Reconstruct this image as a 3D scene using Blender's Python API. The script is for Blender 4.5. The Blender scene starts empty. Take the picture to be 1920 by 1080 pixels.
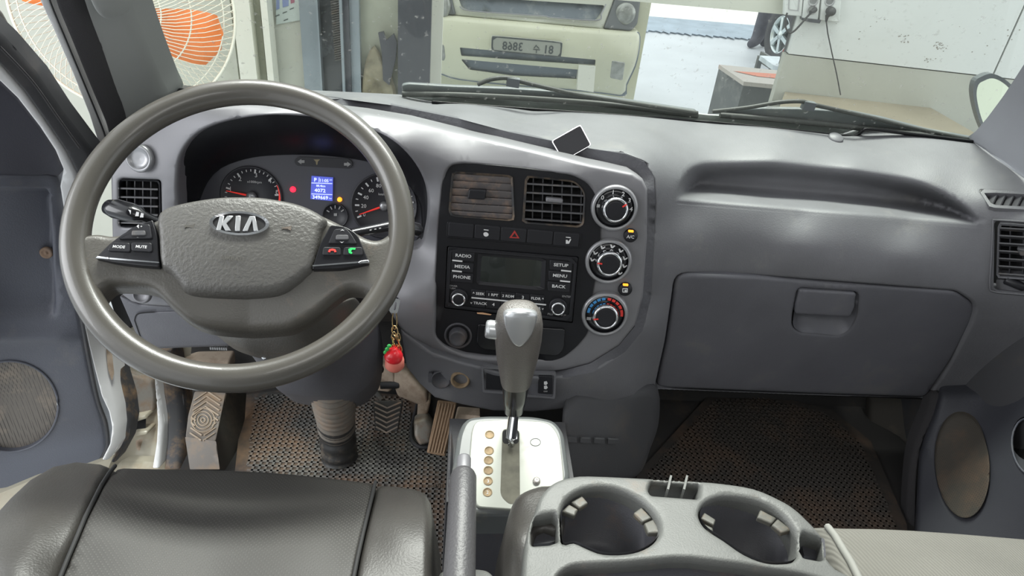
import bpy, math, numpy as np
from mathutils import Vector, Matrix
from mathutils.geometry import delaunay_2d_cdt
rad = math.radians
scene = bpy.context.scene
COL = scene.collection
# ------------------------------------------------------------------ camera
PSI, PIT, ROL, FPX = rad(6), rad(32), rad(6), 1300.0
CAM = np.array([0.0, 0.0, 1.10])
FW = np.array([math.sin(PSI)*math.cos(PIT), math.cos(PSI)*math.cos(PIT), -math.sin(PIT)])
_R = np.array([math.cos(PSI), -math.sin(PSI), 0.0]); _D = np.cross(FW, _R)
RT = _R*math.cos(ROL) - _D*math.sin(ROL); DN = _D*math.cos(ROL) + _R*math.sin(ROL)
cd = bpy.data.cameras.new('camera'); cam = bpy.data.objects.new('camera', cd); COL.objects.link(cam)
m = Matrix.Identity(4)
for i in range(3):
    m[i][0] = RT[i]; m[i][1] = -DN[i]; m[i][2] = -FW[i]; m[i][3] = CAM[i]
cam.matrix_world = m
cd.sensor_width = 36; cd.lens = FPX/1920*36; cd.clip_start = 0.02; cd.clip_end = 200
scene.camera = cam
# ------------------------------------------------------------------ world, lights, exposure
w = bpy.data.worlds.new('garage_daylight'); scene.world = w; w.use_nodes = True
bg = w.node_tree.nodes['Background']; bg.inputs[0].default_value = (0.93, 0.97, 1.0, 1); bg.inputs[1].default_value = 1.15
def area(name, loc, target, size, sizey, power, col=(1, 1, 1)):
    l = bpy.data.lights.new(name, 'AREA'); l.shape = 'RECTANGLE'; l.size = size; l.size_y = sizey
    l.energy = power; l.color = col
    o = bpy.data.objects.new(name, l); COL.objects.link(o); o.location = loc
    o.rotation_euler = (Vector(target)-Vector(loc)).to_track_quat('-Z', 'Y').to_euler(); return o
def_spread = area('dash_top_fill', (0.3, 2.1, 2.9), (0.3, 1.1, 0.6), 2.6, 0.5, 34, (0.97, 1.0, 0.93)); def_spread.data.spread = rad(75)  # unseen overhead source, spread narrowed to the windscreen to brighten the dash top
area('door_daylight', (-2.2, 0.4, 1.3), (0.0, 1.0, 0.3), 1.4, 1.4, 26, (0.95, 0.97, 1.0))
area('cab_fill', (0.15, 0.0, 1.41), (0.2, 0.9, 0.45), 0.9, 0.35, 3.2, (1.0, 0.99, 0.96))  # added fill to lift the cab interior, no such lamp in view
scene.view_settings.view_transform = 'Standard'; scene.view_settings.look = 'None'
scene.view_settings.gamma = 1; scene.view_settings.use_curve_mapping = False
scene.view_settings.exposure = 0.5
# ------------------------------------------------------------------ materials
def M(name, col, rough=0.5, metal=0.0, bump=0.0, bs=600, var=0.0, vs=9, dirt=None, emit=0.0, coat=0.0, spec=0.5,
      trans=0.0, alpha=1.0, scratch=0.0, dots=None, weave=None, ani=None):
    """dirt=(colour, amount 0..1, scale)"""
    mt = bpy.data.materials.new(name); mt.use_nodes = True; nt = mt.node_tree; N = nt.nodes; L = nt.links
    b = N['Principled BSDF']; c4 = (*col, 1)
    b.inputs['Base Color'].default_value = c4; b.inputs['Roughness'].default_value = rough
    b.inputs['Metallic'].default_value = metal; b.inputs['Specular IOR Level'].default_value = spec
    b.inputs['Coat Weight'].default_value = coat; b.inputs['Transmission Weight'].default_value = trans
    b.inputs['Alpha'].default_value = alpha
    if emit: b.inputs['Emission Color'].default_value = c4; b.inputs['Emission Strength'].default_value = emit
    tc = N.new('ShaderNodeTexCoord'); cur = None
    def noise(s, det=4, r=0.55, stretch=None):
        n = N.new('ShaderNodeTexNoise'); n.inputs['Scale'].default_value = s; n.inputs['Detail'].default_value = det
        n.inputs['Roughness'].default_value = r
        if stretch:
            mp = N.new('ShaderNodeMapping'); mp.inputs['Scale'].default_value = stretch; L.new(tc.outputs['Object'], mp.inputs[0]); L.new(mp.outputs[0], n.inputs['Vector'])
        else: L.new(tc.outputs['Object'], n.inputs['Vector'])
        return n.outputs['Fac']
    def mr(x, a, bb, c, d):
        n = N.new('ShaderNodeMapRange'); L.new(x, n.inputs[0])
        for i, v in enumerate((a, bb, c, d)): n.inputs[i+1].default_value = v
        return n.outputs[0]
    def mix(fac, A, B):
        n = N.new('ShaderNodeMix'); n.data_type = 'RGBA'; L.new(fac, n.inputs[0])
        for k, v in ((6, A), (7, B)):
            if isinstance(v, tuple): n.inputs[k].default_value = v
            else: L.new(v, n.inputs[k])
        return n.outputs[2]
    cur = c4
    if var:
        cur = mix(mr(noise(vs), .3, .7, 0, 1), tuple(v*(1-var) for v in col)+(1,), tuple(min(1, v*(1+var)) for v in col)+(1,))
    if dirt:
        dc, da, ds = dirt
        f = mr(noise(ds, 6, .68), .62-.35*da, .78-.2*da, 0, min(1, .35+da*.6)); cur = mix(f, cur, (*dc, 1))
        L.new(mr(f, 0, 1, rough, .85), b.inputs['Roughness'])
    if scratch:
        f = mr(noise(5, 8, .75, (60, 4, 25)), .62, .72, 0, scratch); cur = mix(f, cur, tuple(min(1, v*2.2+.03) for v in col)+(1,))
    hgt = None
    if dots:
        sc, amt = dots
        sp = N.new('ShaderNodeSeparateXYZ'); L.new(tc.outputs['Object'], sp.inputs[0])
        def s(o):
            a = N.new('ShaderNodeMath'); a.operation = 'MULTIPLY'; a.inputs[1].default_value = sc; L.new(o, a.inputs[0])
            c = N.new('ShaderNodeMath'); c.operation = 'SINE'; L.new(a.outputs[0], c.inputs[0]); return c.outputs[0]
        mm = N.new('ShaderNodeMath'); mm.operation = 'MULTIPLY'; L.new(s(sp.outputs['X']), mm.inputs[0]); L.new(s(sp.outputs['Y']), mm.inputs[1])
        f0 = mr(mm.outputs[0], .35, .7, 0, 1)
        pm = N.new('ShaderNodeMath'); pm.operation = 'MULTIPLY'; L.new(f0, pm.inputs[0]); L.new(mr(noise(7), .35, .62, .25, 1), pm.inputs[1])
        f = pm.outputs[0]
        cur = mix(f, cur, tuple(min(1, v*(1+amt)) for v in col)+(1,)); hgt = f
    if weave:
        wv = N.new('ShaderNodeTexWave'); wv.inputs['Scale'].default_value = weave; wv.inputs['Distortion'].default_value = .6; wv.bands_direction = 'X'
        L.new(tc.outputs['Object'], wv.inputs['Vector']); hgt = wv.outputs['Fac']
        cur = mix(mr(hgt, 0, 1, 0, .45), cur, tuple(v*.55 for v in col)+(1,))
    if not isinstance(cur, tuple): L.new(cur, b.inputs['Base Color'])
    if bump or hgt is not None:
        bn = N.new('ShaderNodeBump'); bn.inputs['Strength'].default_value = bump or .3; bn.inputs['Distance'].default_value = .001
        L.new(hgt if hgt is not None else noise(bs, 2, .5), bn.inputs['Height']); L.new(bn.outputs[0], b.inputs['Normal'])
    return mt
DUST = (.30, .27, .23); MUD = (.42, .24, .13)
m_dash = M('dash_plastic', (.125, .125, .134), .52, bump=.35, bs=420, var=.1, dirt=((.2, .195, .18), .12, 14))
m_dash2 = M('glovebox_plastic', (.105, .105, .118), .5, bump=.3, bs=500, var=.1, scratch=.12, dirt=((.18, .17, .15), .12, 9))
m_pad = M('grained_pad', (.085, .085, .095), .5, bump=.9, bs=160, var=.1)
m_silver = M('silver_bezel_paint', (.18, .178, .188), .45, metal=.22, bump=.05, bs=900)
m_silver2 = M('bright_ring_paint', (.30, .30, .31), .3, metal=.5)
m_black = M('black_panel', (.010, .010, .012), .42, spec=.28, bump=.1, bs=800)
m_black2 = M('switch_black', (.017, .017, .020), .38, spec=.3, bump=.1, bs=800)
m_gloss = M('gloss_black', (.012, .012, .014), .2, coat=.15, spec=.4)
m_void = M('dark_recess', (.006, .006, .007), .8)
m_slat = M('vent_slat', (.07, .07, .075), .45, dirt=((.22, .17, .13), .22, 40))
m_slatd = M('dusty_vent_slat', (.12, .11, .11), .55, dirt=((.36, .24, .17), .4, 45))
m_slatb = M('clean_dark_slat', (.05, .05, .055), .4)
m_dustlip = M('dusty_vent_lip', (.24, .17, .10), .7, var=.3, vs=60)
m_rim = M('wheel_rim_vinyl', (.072, .067, .058), .31, bump=.12, bs=900, coat=.25)
m_spoke = M('wheel_spoke_vinyl', (.082, .077, .068), .4, bump=.35, bs=420, dirt=((.24, .16, .11), .1, 22))
m_airbag = M('airbag_leather', (.078, .075, .069), .45, bump=.9, bs=260)
m_chrome = M('chrome', (.75, .76, .78), .12, metal=1)
m_silverp = M('satin_silver_plastic', (.55, .56, .57), .28, metal=.6)
m_grip = M('gear_grip', (.125, .115, .105), .38, bump=.7, bs=520)
m_leather = M('black_leather', (.048, .045, .041), .42, bump=.35, bs=420, var=.12)
m_perf = M('perforated_leather', (.036, .034, .031), .5, spec=.38, dots=(1150, .9), bump=.25, var=.1)
m_seam = M('seam_thread', (.018, .018, .018), .7)
m_knit = M('passenger_seat_cloth', (.165, .16, .14), .85, weave=70, bump=.5, var=.08)
m_knitp = M('passenger_seat_piping', (.24, .24, .22), .7)
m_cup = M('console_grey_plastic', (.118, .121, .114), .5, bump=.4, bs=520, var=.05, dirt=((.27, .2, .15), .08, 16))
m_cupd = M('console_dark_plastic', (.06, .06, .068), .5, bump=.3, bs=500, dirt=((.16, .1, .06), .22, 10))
m_tab = M('cup_tab_plastic', (.08, .078, .066), .5, dirt=((.25, .17, .1), .25, 40))
m_plate = M('shift_plate', (.30, .31, .275), .4, metal=.1, dirt=((.4, .37, .3), .15, 25))
m_plater = M('shift_surround', (.10, .107, .107), .4, dirt=((.3, .27, .2), .15, 25))
m_slot = M('shift_slot', (.10, .095, .07), .7, var=.3, vs=40)
m_hole = M('shift_hole_dust', (.33, .24, .14), .8, var=.3, vs=90)
m_brake = M('handbrake_grip', (.065, .063, .066), .42, bump=.5, bs=330)
m_mat = M('rubber_mat_driver', (.06, .058, .055), .75, dirt=(MUD, .5, 5))
m_matr = M('rubber_mat_ribs', (.155, .15, .14), .75, dirt=((.40, .24, .14), .42, 5))
m_matp = M('rubber_mat_passenger', (.035, .03, .026), .8, dirt=((.15, .085, .05), .38, 5))
m_matpr = M('rubber_mat_passenger_ribs', (.06, .052, .045), .8, dirt=((.17, .10, .06), .38, 5))
m_foot = M('footwell_dark', (.03, .028, .027), .8, dirt=((.12, .08, .05), .3, 6))
m_carpet = M('tunnel_plastic', (.05, .05, .054), .65, bump=.3, dirt=((.1, .085, .07), .2, 9))
m_cream = M('cream_body_paint', (.40, .37, .29), .4, coat=.2, dirt=((.26, .15, .07), .35, 9))
m_white = M('white_body_paint', (.72, .72, .72), .3, coat=.4)
m_rubber = M('weather_rubber', (.035, .035, .038), .6, dirt=((.09, .08, .075), .3, 15))
m_rubrust = M('dirty_rubber', (.06, .06, .065), .6, dirt=((.42, .26, .13), .4, 22))
m_seal = M('fuzzy_seal', (.03, .028, .03), .9, bump=.8, bs=900)
m_trimg = M('pillar_grey', (.24, .245, .235), .7, bump=.2, bs=900)
m_trimr = M('pillar_blue_grey', (.26, .265, .29), .6, bump=.2, bs=900)
m_door = M('door_trim_plastic', (.088, .092, .112), .5, bump=.4, bs=420, dirt=((.2, .185, .17), .18, 8), scratch=.06)
m_doord = M('door_upper_trim', (.045, .045, .058), .55, bump=.2)
m_doorr = M('shaded_door_plastic', (.036, .037, .045), .6, bump=.3, bs=420)  # same plastic as the driver door, colour darkened for passenger side shade
m_grille = M('speaker_grille', (.14, .125, .11), .7, dots=(1500, -.85), dirt=((.36, .29, .22), .35, 12))
m_metal = M('worn_steel', (.38, .36, .33), .45, metal=.6, dirt=((.35, .22, .13), .55, 25))
m_rust = M('rusty_bracket', (.45, .36, .28), .75, dirt=((.20, .13, .08), .5, 25))
m_pedal = M('pedal_rubber', (.04, .038, .036), .7, dirt=((.2, .14, .1), .2, 30))
m_pedalr = M('pedal_rib_rubber', (.22, .18, .15), .75, dirt=((.36, .24, .15), .4, 30))
m_accel = M('muddy_pedal_rubber', (.24, .16, .10), .8, dirt=((.42, .27, .16), .5, 30))
m_accelr = M('muddy_pedal_ribs', (.38, .26, .17), .8, dirt=((.2, .14, .1), .4, 30))
m_boot = M('column_boot', (.035, .035, .035), .42, dirt=((.28, .22, .16), .3, 20))
m_bootc = M('column_bellows', (.20, .18, .155), .6, dirt=((.3, .2, .13), .4, 20))
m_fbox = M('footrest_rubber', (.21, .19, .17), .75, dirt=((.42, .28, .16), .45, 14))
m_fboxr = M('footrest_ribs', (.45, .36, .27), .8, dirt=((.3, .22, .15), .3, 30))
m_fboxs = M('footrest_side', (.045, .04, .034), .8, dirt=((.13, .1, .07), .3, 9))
m_print = M('white_print', (.62, .62, .62), .6)
m_printd = M('grey_print', (.34, .34, .34), .6)
m_printb = M('black_print', (.07, .08, .08), .6)
m_redp = M('red_print', (.75, .04, .03), .5)
m_bluep = M('blue_print', (.05, .28, .62), .5)
m_greenp = M('green_print', (.02, .6, .12), .5)
m_haz = M('hazard_red', (.38, .03, .025), .5)
m_redl = M('red_lamp', (1, .02, .05), .5, emit=1.6)
m_ambl = M('amber_lamp', (1, .30, .02), .5, emit=1.5)
m_lcd = M('lcd_backlight', (.10, .13, .62), .4, emit=.42)
m_lcdt = M('lcd_digits', (.55, .62, 1.0), .4, emit=.95)
m_needle = M('needle_red', (.85, .05, .04), .5, emit=.25)
m_dial = M('dial_face', (.028, .028, .034), .45)
m_clus = M('cluster_face', (.075, .075, .09), .4)
m_screen = M('radio_screen', (.016, .02, .018), .15, coat=.5)
m_white_gl = M('glass_garage_board', (.50, .53, .48), .5, var=.04)
m_gold = M('gold_chain', (.80, .58, .30), .25, metal=1)
m_charmr = M('charm_red', (.75, .02, .03), .3, coat=.3)
m_charmb = M('charm_salmon', (.72, .20, .15), .45)
m_charmg = M('charm_green', (.06, .5, .12), .4)
# garage
m_wallg = M('garage_wall', (.52, .53, .46), .8, var=.04)
m_wallw = M('garage_panel_white', (.56, .58, .56), .55, dirt=((.2, .17, .14), .02, 30))
m_wallb = M('garage_panel_beige', (.38, .385, .335), .6, var=.03)
m_wood = M('brown_board', (.25, .22, .165), .55, var=.1, vs=6)
m_post = M('white_post', (.80, .80, .70), .5)
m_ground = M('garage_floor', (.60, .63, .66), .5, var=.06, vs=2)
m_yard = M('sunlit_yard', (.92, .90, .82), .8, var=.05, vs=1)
m_ramp = M('threshold_strip', (.36, .43, .50), .7, var=.15, vs=4)
m_darkgl = M('dark_glass_panel', (.04, .045, .045), .25, dirt=((.28, .32, .33), .22, 7), coat=.3)
m_olive = M('olive_board', (.30, .31, .24), .6, var=.1, dirt=((.30, .24, .15), .2, 4))
m_charc = M('charcoal_panel', (.055, .058, .065), .4, dirt=((.16, .17, .18), .2, 5))
m_steel = M('steel_strip', (.27, .31, .33), .3, metal=.3, dirt=((.12, .13, .14), .3, 6))
m_truck = M('cream_truck_paint', (.66, .66, .50), .35, coat=.3, var=.05, vs=2)
m_truckw = M('truck_grille_dark', (.17, .20, .23), .5, dirt=((.42, .44, .42), .3, 9))
m_lamp = M('headlamp_glass', (.36, .37, .34), .2, metal=.3, var=.3, vs=16)
m_lampd = M('headlamp_housing', (.11, .12, .12), .3)
m_plateb = M('number_plate', (.36, .37, .32), .5)
m_fanw = M('fan_cage_wire', (.80, .78, .66), .4)
m_fano = M('orange_fan_blade', (.95, .27, .07), .4)
m_person = M('dark_trousers', (.09, .09, .11), .8, var=.2, vs=12)
m_shoe = M('dark_shoe', (.11, .12, .13), .6)
m_tyre = M('tyre_rubber', (.06, .06, .065), .7)
m_alloy = M('alloy_wheel', (.62, .68, .68), .25, metal=.7)
m_caru = M('dark_car_body', (.17, .16, .15), .3, coat=.4)
m_boxd = M('dirty_box_steel', (.13, .14, .14), .6, dirt=((.28, .29, .27), .35, 12))
m_boxt = M('box_top', (.45, .42, .38), .5, dirt=((.6, .2, .12), .22, 4))
m_boxw = M('box_inner', (.58, .64, .68), .4, var=.2, vs=10)
m_wip = M('wiper_plastic', (.085, .095, .10), .45, dirt=((.2, .2, .18), .2, 12))
m_wipr = M('wiper_rubber', (.02, .022, .02), .5)
m_cowl = M('cowl_panel', (.36, .39, .37), .6, dirt=((.18, .19, .18), .25, 18))
m_frit = M('black_frit', (.004, .004, .005), .35)
m_lip = M('dusty_vent_frame', (.03, .03, .032), .5, dirt=((.26, .18, .11), .45, 28))
m_mirror = M('mirror_glass', (.50, .54, .44), .03, metal=1, var=.02)  # green-grey tint stands in for surroundings the mirror would reflect
m_wirec = M('cable_black', (.05, .05, .05), .5)
m_phone = M('phone_plate', (.022, .022, .026), .35, spec=.25)
# windscreen glass: clear, faint sheen, dust specks
m_glass = bpy.data.materials.new('dusty_glass'); m_glass.use_nodes = True
nt = m_glass.node_tree; N = nt.nodes; L = nt.links; N.clear()
o_ = N.new('ShaderNodeOutputMaterial'); tr = N.new('ShaderNodeBsdfTransparent'); gl = N.new('ShaderNodeBsdfGlossy'); df = N.new('ShaderNodeBsdfDiffuse')
tr.inputs[0].default_value = (.93, .97, .93, 1); gl.inputs['Roughness'].default_value = .02; df.inputs[0].default_value = (.75, .75, .7, 1)
m1 = N.new('ShaderNodeMixShader'); m1.inputs[0].default_value = .05; L.new(tr.outputs[0], m1.inputs[1]); L.new(gl.outputs[0], m1.inputs[2])
m2 = N.new('ShaderNodeMixShader'); tcx = N.new('ShaderNodeTexCoord'); nz = N.new('ShaderNodeTexNoise'); nz.inputs['Scale'].default_value = 90; nz.inputs['Detail'].default_value = 5
L.new(tcx.outputs['Object'], nz.inputs['Vector']); mrr = N.new('ShaderNodeMapRange'); L.new(nz.outputs['Fac'], mrr.inputs[0])
for i, v in enumerate((.63, .75, .03, .5)): mrr.inputs[i+1].default_value = v
L.new(mrr.outputs[0], m2.inputs[0]); L.new(m1.outputs[0], m2.inputs[1]); L.new(df.outputs[0], m2.inputs[2]); L.new(m2.outputs[0], o_.inputs[0])

# ------------------------------------------------------------------ geometry helpers
def rays(px, py):
    px = np.asarray(px, float).reshape(-1, 1); py = np.asarray(py, float).reshape(-1, 1)
    return FW + RT*(px-960)/FPX + DN*(py-540)/FPX
def at(px, py, **k):
    """photo pixel + a known world coordinate -> world point"""
    r = rays([px], [py])[0]; a, v = list(k.items())[0]; i = 'XYZ'.index(a)
    return CAM + r*(v-CAM[i])/r[i]
def mpp(p): return float((np.asarray(p)-CAM) @ FW)/FPX      # metres per pixel at a point
def nrm(v): v = np.asarray(v, float); return v/np.linalg.norm(v)
class Pl:
    def __init__(s, o, n): s.o = np.asarray(o, float); s.n = nrm(n); s.u = nrm(np.array([1, 0, 0])-s.n*s.n[0]); s.v = np.cross(s.n, s.u)
    def p(s, px, py, h=0.0):
        r = rays([px], [py])[0]; o = s.o+s.n*h; return CAM + r*((o-CAM) @ s.n)/(r @ s.n)
    def S(s, h=0.0):
        def f(px, py):
            r = rays(px, py); o = s.o+s.n*h; return CAM + r*(((o-CAM) @ s.n)/(r @ s.n))[:, None]
        return f
    def uv(s, px, py, h=0.0): q = s.p(px, py, h)-s.o; return (q @ s.u, q @ s.v)
    def w(s, u, v, h=0.0): return s.o+s.u*u+s.v*v+s.n*h
class TPS:
    def __init__(s, pts, ax='Y'):
        s.ax = ax; P = np.array([p[:2] for p in pts], float)/300; z = np.array([p[2] for p in pts], float); n = len(P)
        K = s.k(np.linalg.norm(P[:, None]-P[None], axis=2)); A = np.zeros((n+3, n+3)); A[:n, :n] = K+np.eye(n)*1e-4
        A[:n, n] = 1; A[:n, n+1:] = P; A[n, :n] = 1; A[n+1:, :n] = P.T
        s.w = np.linalg.solve(A, np.r_[z, 0, 0, 0]); s.P = P
    def k(s, r): return np.where(r > 1e-9, r*r*np.log(np.maximum(r, 1e-9)), 0)
    def val(s, px, py):
        Q = np.c_[np.ravel(px), np.ravel(py)]/300.; r = np.linalg.norm(Q[:, None]-s.P[None], axis=2)
        return s.k(r) @ s.w[:-3] + s.w[-3] + Q @ s.w[-2:]
    def __call__(s, px, py, add=0):
        v = s.val(px, py)+add; r = rays(px, py); i = 'XYZ'.index(s.ax)
        return CAM + r*((v-CAM[i])/r[:, i])[:, None]
def rnd(pts, r=8, seg=4):
    """round the corners of a pixel polygon; a point may carry its own radius as third value"""
    out = []; n = len(pts)
    for i in range(n):
        p = np.array(pts[i][:2], float); a = np.array(pts[i-1][:2], float); b = np.array(pts[(i+1) % n][:2], float)
        rr = pts[i][2] if len(pts[i]) > 2 else r
        da, db = np.linalg.norm(a-p), np.linalg.norm(b-p); k = min(rr, da*.48, db*.48)
        if k < .3: out.append(tuple(p)); continue
        A = p+(a-p)/da*k; B = p+(b-p)/db*k
        for j in range(seg+1):
            t = j/seg; out.append(tuple(A*(1-t)**2+p*2*t*(1-t)+B*t*t))
    return out
def spl(pts, closed=True, seg=5):
    P = [np.array(p[:3], float) for p in pts]; n = len(P); out = []
    for i in range(n if closed else n-1):
        g = (lambda k: P[k % n]) if closed else (lambda k: P[min(max(k, 0), n-1)])
        a, b, c, d = g(i-1), g(i), g(i+1), g(i+2)
        for j in range(seg):
            t = j/seg; out.append(tuple(.5*((2*b)+(-a+c)*t+(2*a-5*b+4*c-d)*t*t+(-a+3*b-3*c+d)*t**3)))
    if not closed: out.append(tuple(P[-1]))
    return out
def ell(cx, cy, rx, ry, n=28, rot=0):
    c, s = math.cos(rad(rot)), math.sin(rad(rot))
    return [(cx+rx*math.cos(t)*c-ry*math.sin(t)*s, cy+rx*math.cos(t)*s+ry*math.sin(t)*c) for t in np.linspace(0, 2*math.pi, n, endpoint=False)]
def inside(P, loops):
    c = np.zeros(len(P), bool)
    for lp in loops:
        a = np.array(lp); b = np.roll(a, -1, 0)
        X, Y = P[:, 0:1], P[:, 1:2]
        with np.errstate(divide='ignore', invalid='ignore'):
            t = ((a[:, 1] > Y) != (b[:, 1] > Y)) & (X < (b[:, 0]-a[:, 0])*(Y-a[:, 1])/(b[:, 1]-a[:, 1])+a[:, 0])
        c ^= (t.sum(1) % 2).astype(bool)
    return c
def bdist(P, loops):
    d = np.full(len(P), 1e9)
    for lp in loops:
        a = np.array(lp); e = np.roll(a, -1, 0)-a; L2 = (e**2).sum(1)+1e-12
        for s0 in range(0, len(P), 4000):
            Q = P[s0:s0+4000]; q = Q[:, None]-a[None]; t = np.clip((q*e).sum(2)/L2, 0, 1)
            d[s0:s0+4000] = np.minimum(d[s0:s0+4000], np.linalg.norm(q-t[..., None]*e, axis=2).min(1))
    return d
def dens(lp, st):
    out = []
    for i in range(len(lp)):
        a = np.array(lp[i][:2], float); b = np.array(lp[(i+1) % len(lp)][:2], float); n = max(1, int(np.linalg.norm(b-a)/st))
        for j in range(n): out.append(tuple(a+(b-a)*j/n))
    return out
class G:
    def __init__(s): s.v = []; s.f = []; s.sm = []; s.n = 0
    def add(s, V, F, smooth=False):
        k = s.n; V = np.asarray(V, float).reshape(-1, 3); s.v.append(V); s.n += len(V)
        for f in F: s.f.append([i+k for i in f]); s.sm.append(smooth)
        return s
    def obj(s, name, mat, parent=None, label=None, origin=None):
        V = np.concatenate(s.v)
        if parent is None: o0 = np.array([*(V.min(0)+V.max(0))[:2]/2, V.min(0)[2]]) if origin is None else np.array(origin, float)
        else:
            o0 = np.zeros(3); q = parent
            while q: o0 += np.array(q.location); q = q.parent
        me = bpy.data.meshes.new(name); me.from_pydata((V-o0).tolist(), [], s.f); me.update()
        me.polygons.foreach_set('use_smooth', s.sm); me.materials.append(mat)
        o = bpy.data.objects.new(name, me); COL.objects.link(o)
        if parent is None: o.location = o0
        else: o.parent = parent
        if label: o['label'] = label
        return o
    # --- primitives
    def box(s, c, sz, R=None):
        c = np.array(c, float); h = np.array(sz, float)/2
        V = np.array([[x, y, z] for x in (-1, 1) for y in (-1, 1) for z in (-1, 1)])*h
        if R is not None: V = V @ np.array(R)
        return s.add(V+c, [(0, 1, 3, 2), (4, 6, 7, 5), (0, 4, 5, 1), (2, 3, 7, 6), (0, 2, 6, 4), (1, 5, 7, 3)])
    def beam(s, a, b, side, wd, th):
        a = np.array(a, float); b = np.array(b, float); d = nrm(b-a); u = nrm(np.array(side)-d*(np.array(side) @ d)); v = np.cross(d, u)
        V = [p+u*wd/2*i+v*th/2*j for p in (a, b) for i, j in ((-1, -1), (1, -1), (1, 1), (-1, 1))]
        return s.add(V, [(0, 1, 2, 3), (7, 6, 5, 4), (0, 4, 5, 1), (1, 5, 6, 2), (2, 6, 7, 3), (3, 7, 4, 0)])
    def rings(s, R, cap=True, smooth=True, close=False):
        n = len(R[0]); V = np.concatenate([np.array(r) for r in R]); F = []
        m_ = len(R)
        for i in range(m_ if close else m_-1):
            for j in range(n):
                k = (j+1) % n; i2 = (i+1) % m_; F.append((i*n+j, i*n+k, i2*n+k, i2*n+j))
        s.add(V, F, smooth)
        if cap and not close:
            s.add(R[0], [tuple(range(n))[::-1]]); s.add(R[-1], [tuple(range(n))])
        return s
    def lathe(s, c, ax, prof, n=24, cap=True, ref=(1, 0, 0), sx=1, smooth=True):
        c = np.array(c, float); ax = nrm(ax); r = np.array(ref, float)
        if abs(ax @ nrm(r)) > .95: r = np.array([0, 0, 1.])
        u = nrm(r-ax*(r @ ax)); v = np.cross(ax, u)
        t = np.linspace(0, 2*math.pi, n, endpoint=False)[:, None]
        return s.rings([c+ax*h+(u*np.cos(t)*sx+v*np.sin(t))*max(rr, 1e-5) for rr, h in prof], cap, smooth)
    def tube(s, path, r, n=8, close=False, cap=True, flat=1.0, ref=None):
        P = [np.array(p, float) for p in path]; R = []; m_ = len(P)
        rr = r if hasattr(r, '__len__') else [r]*m_
        up = np.array(ref if ref is not None else (0.13, 0.2, 0.97), float)
        for i in range(m_):
            a = P[i-1] if (i or close) else P[0]; b = P[(i+1) % m_] if (i < m_-1 or close) else P[-1]
            d = nrm(b-a); uu = up-d*(up @ d)
            if np.linalg.norm(uu) < .15: uu = np.array([1, 0.1, 0])-d*d[0]
            u = nrm(uu); v = np.cross(d, u)
            R.append([P[i]+u*math.cos(t)*rr[i]*flat+v*math.sin(t)*rr[i] for t in np.linspace(0, 2*math.pi, n, endpoint=False)])
        return s.rings(R, cap, True, close)
    def torus(s, c, nn, Rm, r, n=48, k=12, flat=1.0):
        c = np.array(c, float); nn = nrm(nn); a = np.array([1, 0, 0.]) if abs(nn[0]) < .9 else np.array([0, 0, 1.])
        u = nrm(a-nn*(a @ nn)); v = np.cross(nn, u); R = []
        for t in np.linspace(0, 2*math.pi, n, endpoint=False):
            d = u*math.cos(t)+v*math.sin(t)
            R.append([c+d*(Rm+r*math.cos(q))+nn*r*flat*math.sin(q) for q in np.linspace(0, 2*math.pi, k, endpoint=False)])
        return s.rings(R, False, True, True)
    def ball(s, c, rx, ry=None, rz=None, n=16, k=10):
        ry = ry or rx; rz = rz or rx; R = []
        for j in range(k+1):
            a = -math.pi/2+math.pi*j/k; cr = max(math.cos(a), 1e-4)
            R.append([np.array(c)+np.array([rx*cr*math.cos(t), ry*cr*math.sin(t), rz*math.sin(a)]) for t in np.linspace(0, 2*math.pi, n, endpoint=False)])
        return s.rings(R, False, True)
    def prism(s, pl, uv, h0, h1, bev=0.0, smooth=False):
        P = np.array(uv, float)
        A = .5*np.sum(P[:, 0]*np.roll(P[:, 1], -1)-np.roll(P[:, 0], -1)*P[:, 1])
        if A < 0: P = P[::-1]
        def inset(d):
            a = np.roll(P, 1, 0); b = np.roll(P, -1, 0); e1 = P-a; e2 = b-P
            e1 /= np.linalg.norm(e1, axis=1)[:, None]+1e-12; e2 /= np.linalg.norm(e2, axis=1)[:, None]+1e-12
            n1 = np.c_[-e1[:, 1], e1[:, 0]]; n2 = np.c_[-e2[:, 1], e2[:, 0]]; mm = n1+n2; l = np.linalg.norm(mm, axis=1)[:, None]; mm /= l+1e-9
            return P+mm*d/np.clip((mm*n1).sum(1), .5, 1)[:, None]
        lv = [(0, h0), (0, h1)] if not bev else [(0, h0), (0, h1-bev), (bev*.3, h1-bev*.3), (bev, h1)]
        R = [[pl.w(u, v, h) for u, v in inset(d)] for d, h in lv]
        s.rings(R, False, bool(bev) or smooth); s.add(R[-1], [tuple(range(len(P)))]); s.add(R[0], [tuple(range(len(P)))[::-1]]); return s
    def slab(s, pl, px, h0, h1, bev=0.0, r=0):
        if r: px = rnd(px, r)
        return s.prism(pl, [pl.uv(x, y, h1) for x, y in [q[:2] for q in px]], h0, h1, bev)
    def ring(s, pl, outer, inner, h0, h1, hi=None, n=64):
        """frame between two pixel loops on a plane"""
        c = np.mean(np.array([q[:2] for q in inner], float), 0)
        def rs(lp):
            a = np.array(dens(lp, 1.5)); th = np.arctan2(a[:, 1]-c[1], a[:, 0]-c[0]); o = np.argsort(th); th = th[o]; rr = np.linalg.norm(a-c, axis=1)[o]
            t = np.linspace(-math.pi, math.pi, n, endpoint=False); r2 = np.interp(t, th, rr, period=2*math.pi); return np.c_[c[0]+r2*np.cos(t), c[1]+r2*np.sin(t)]
        O, I = rs(outer), rs(inner); hi = h1 if hi is None else hi
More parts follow.
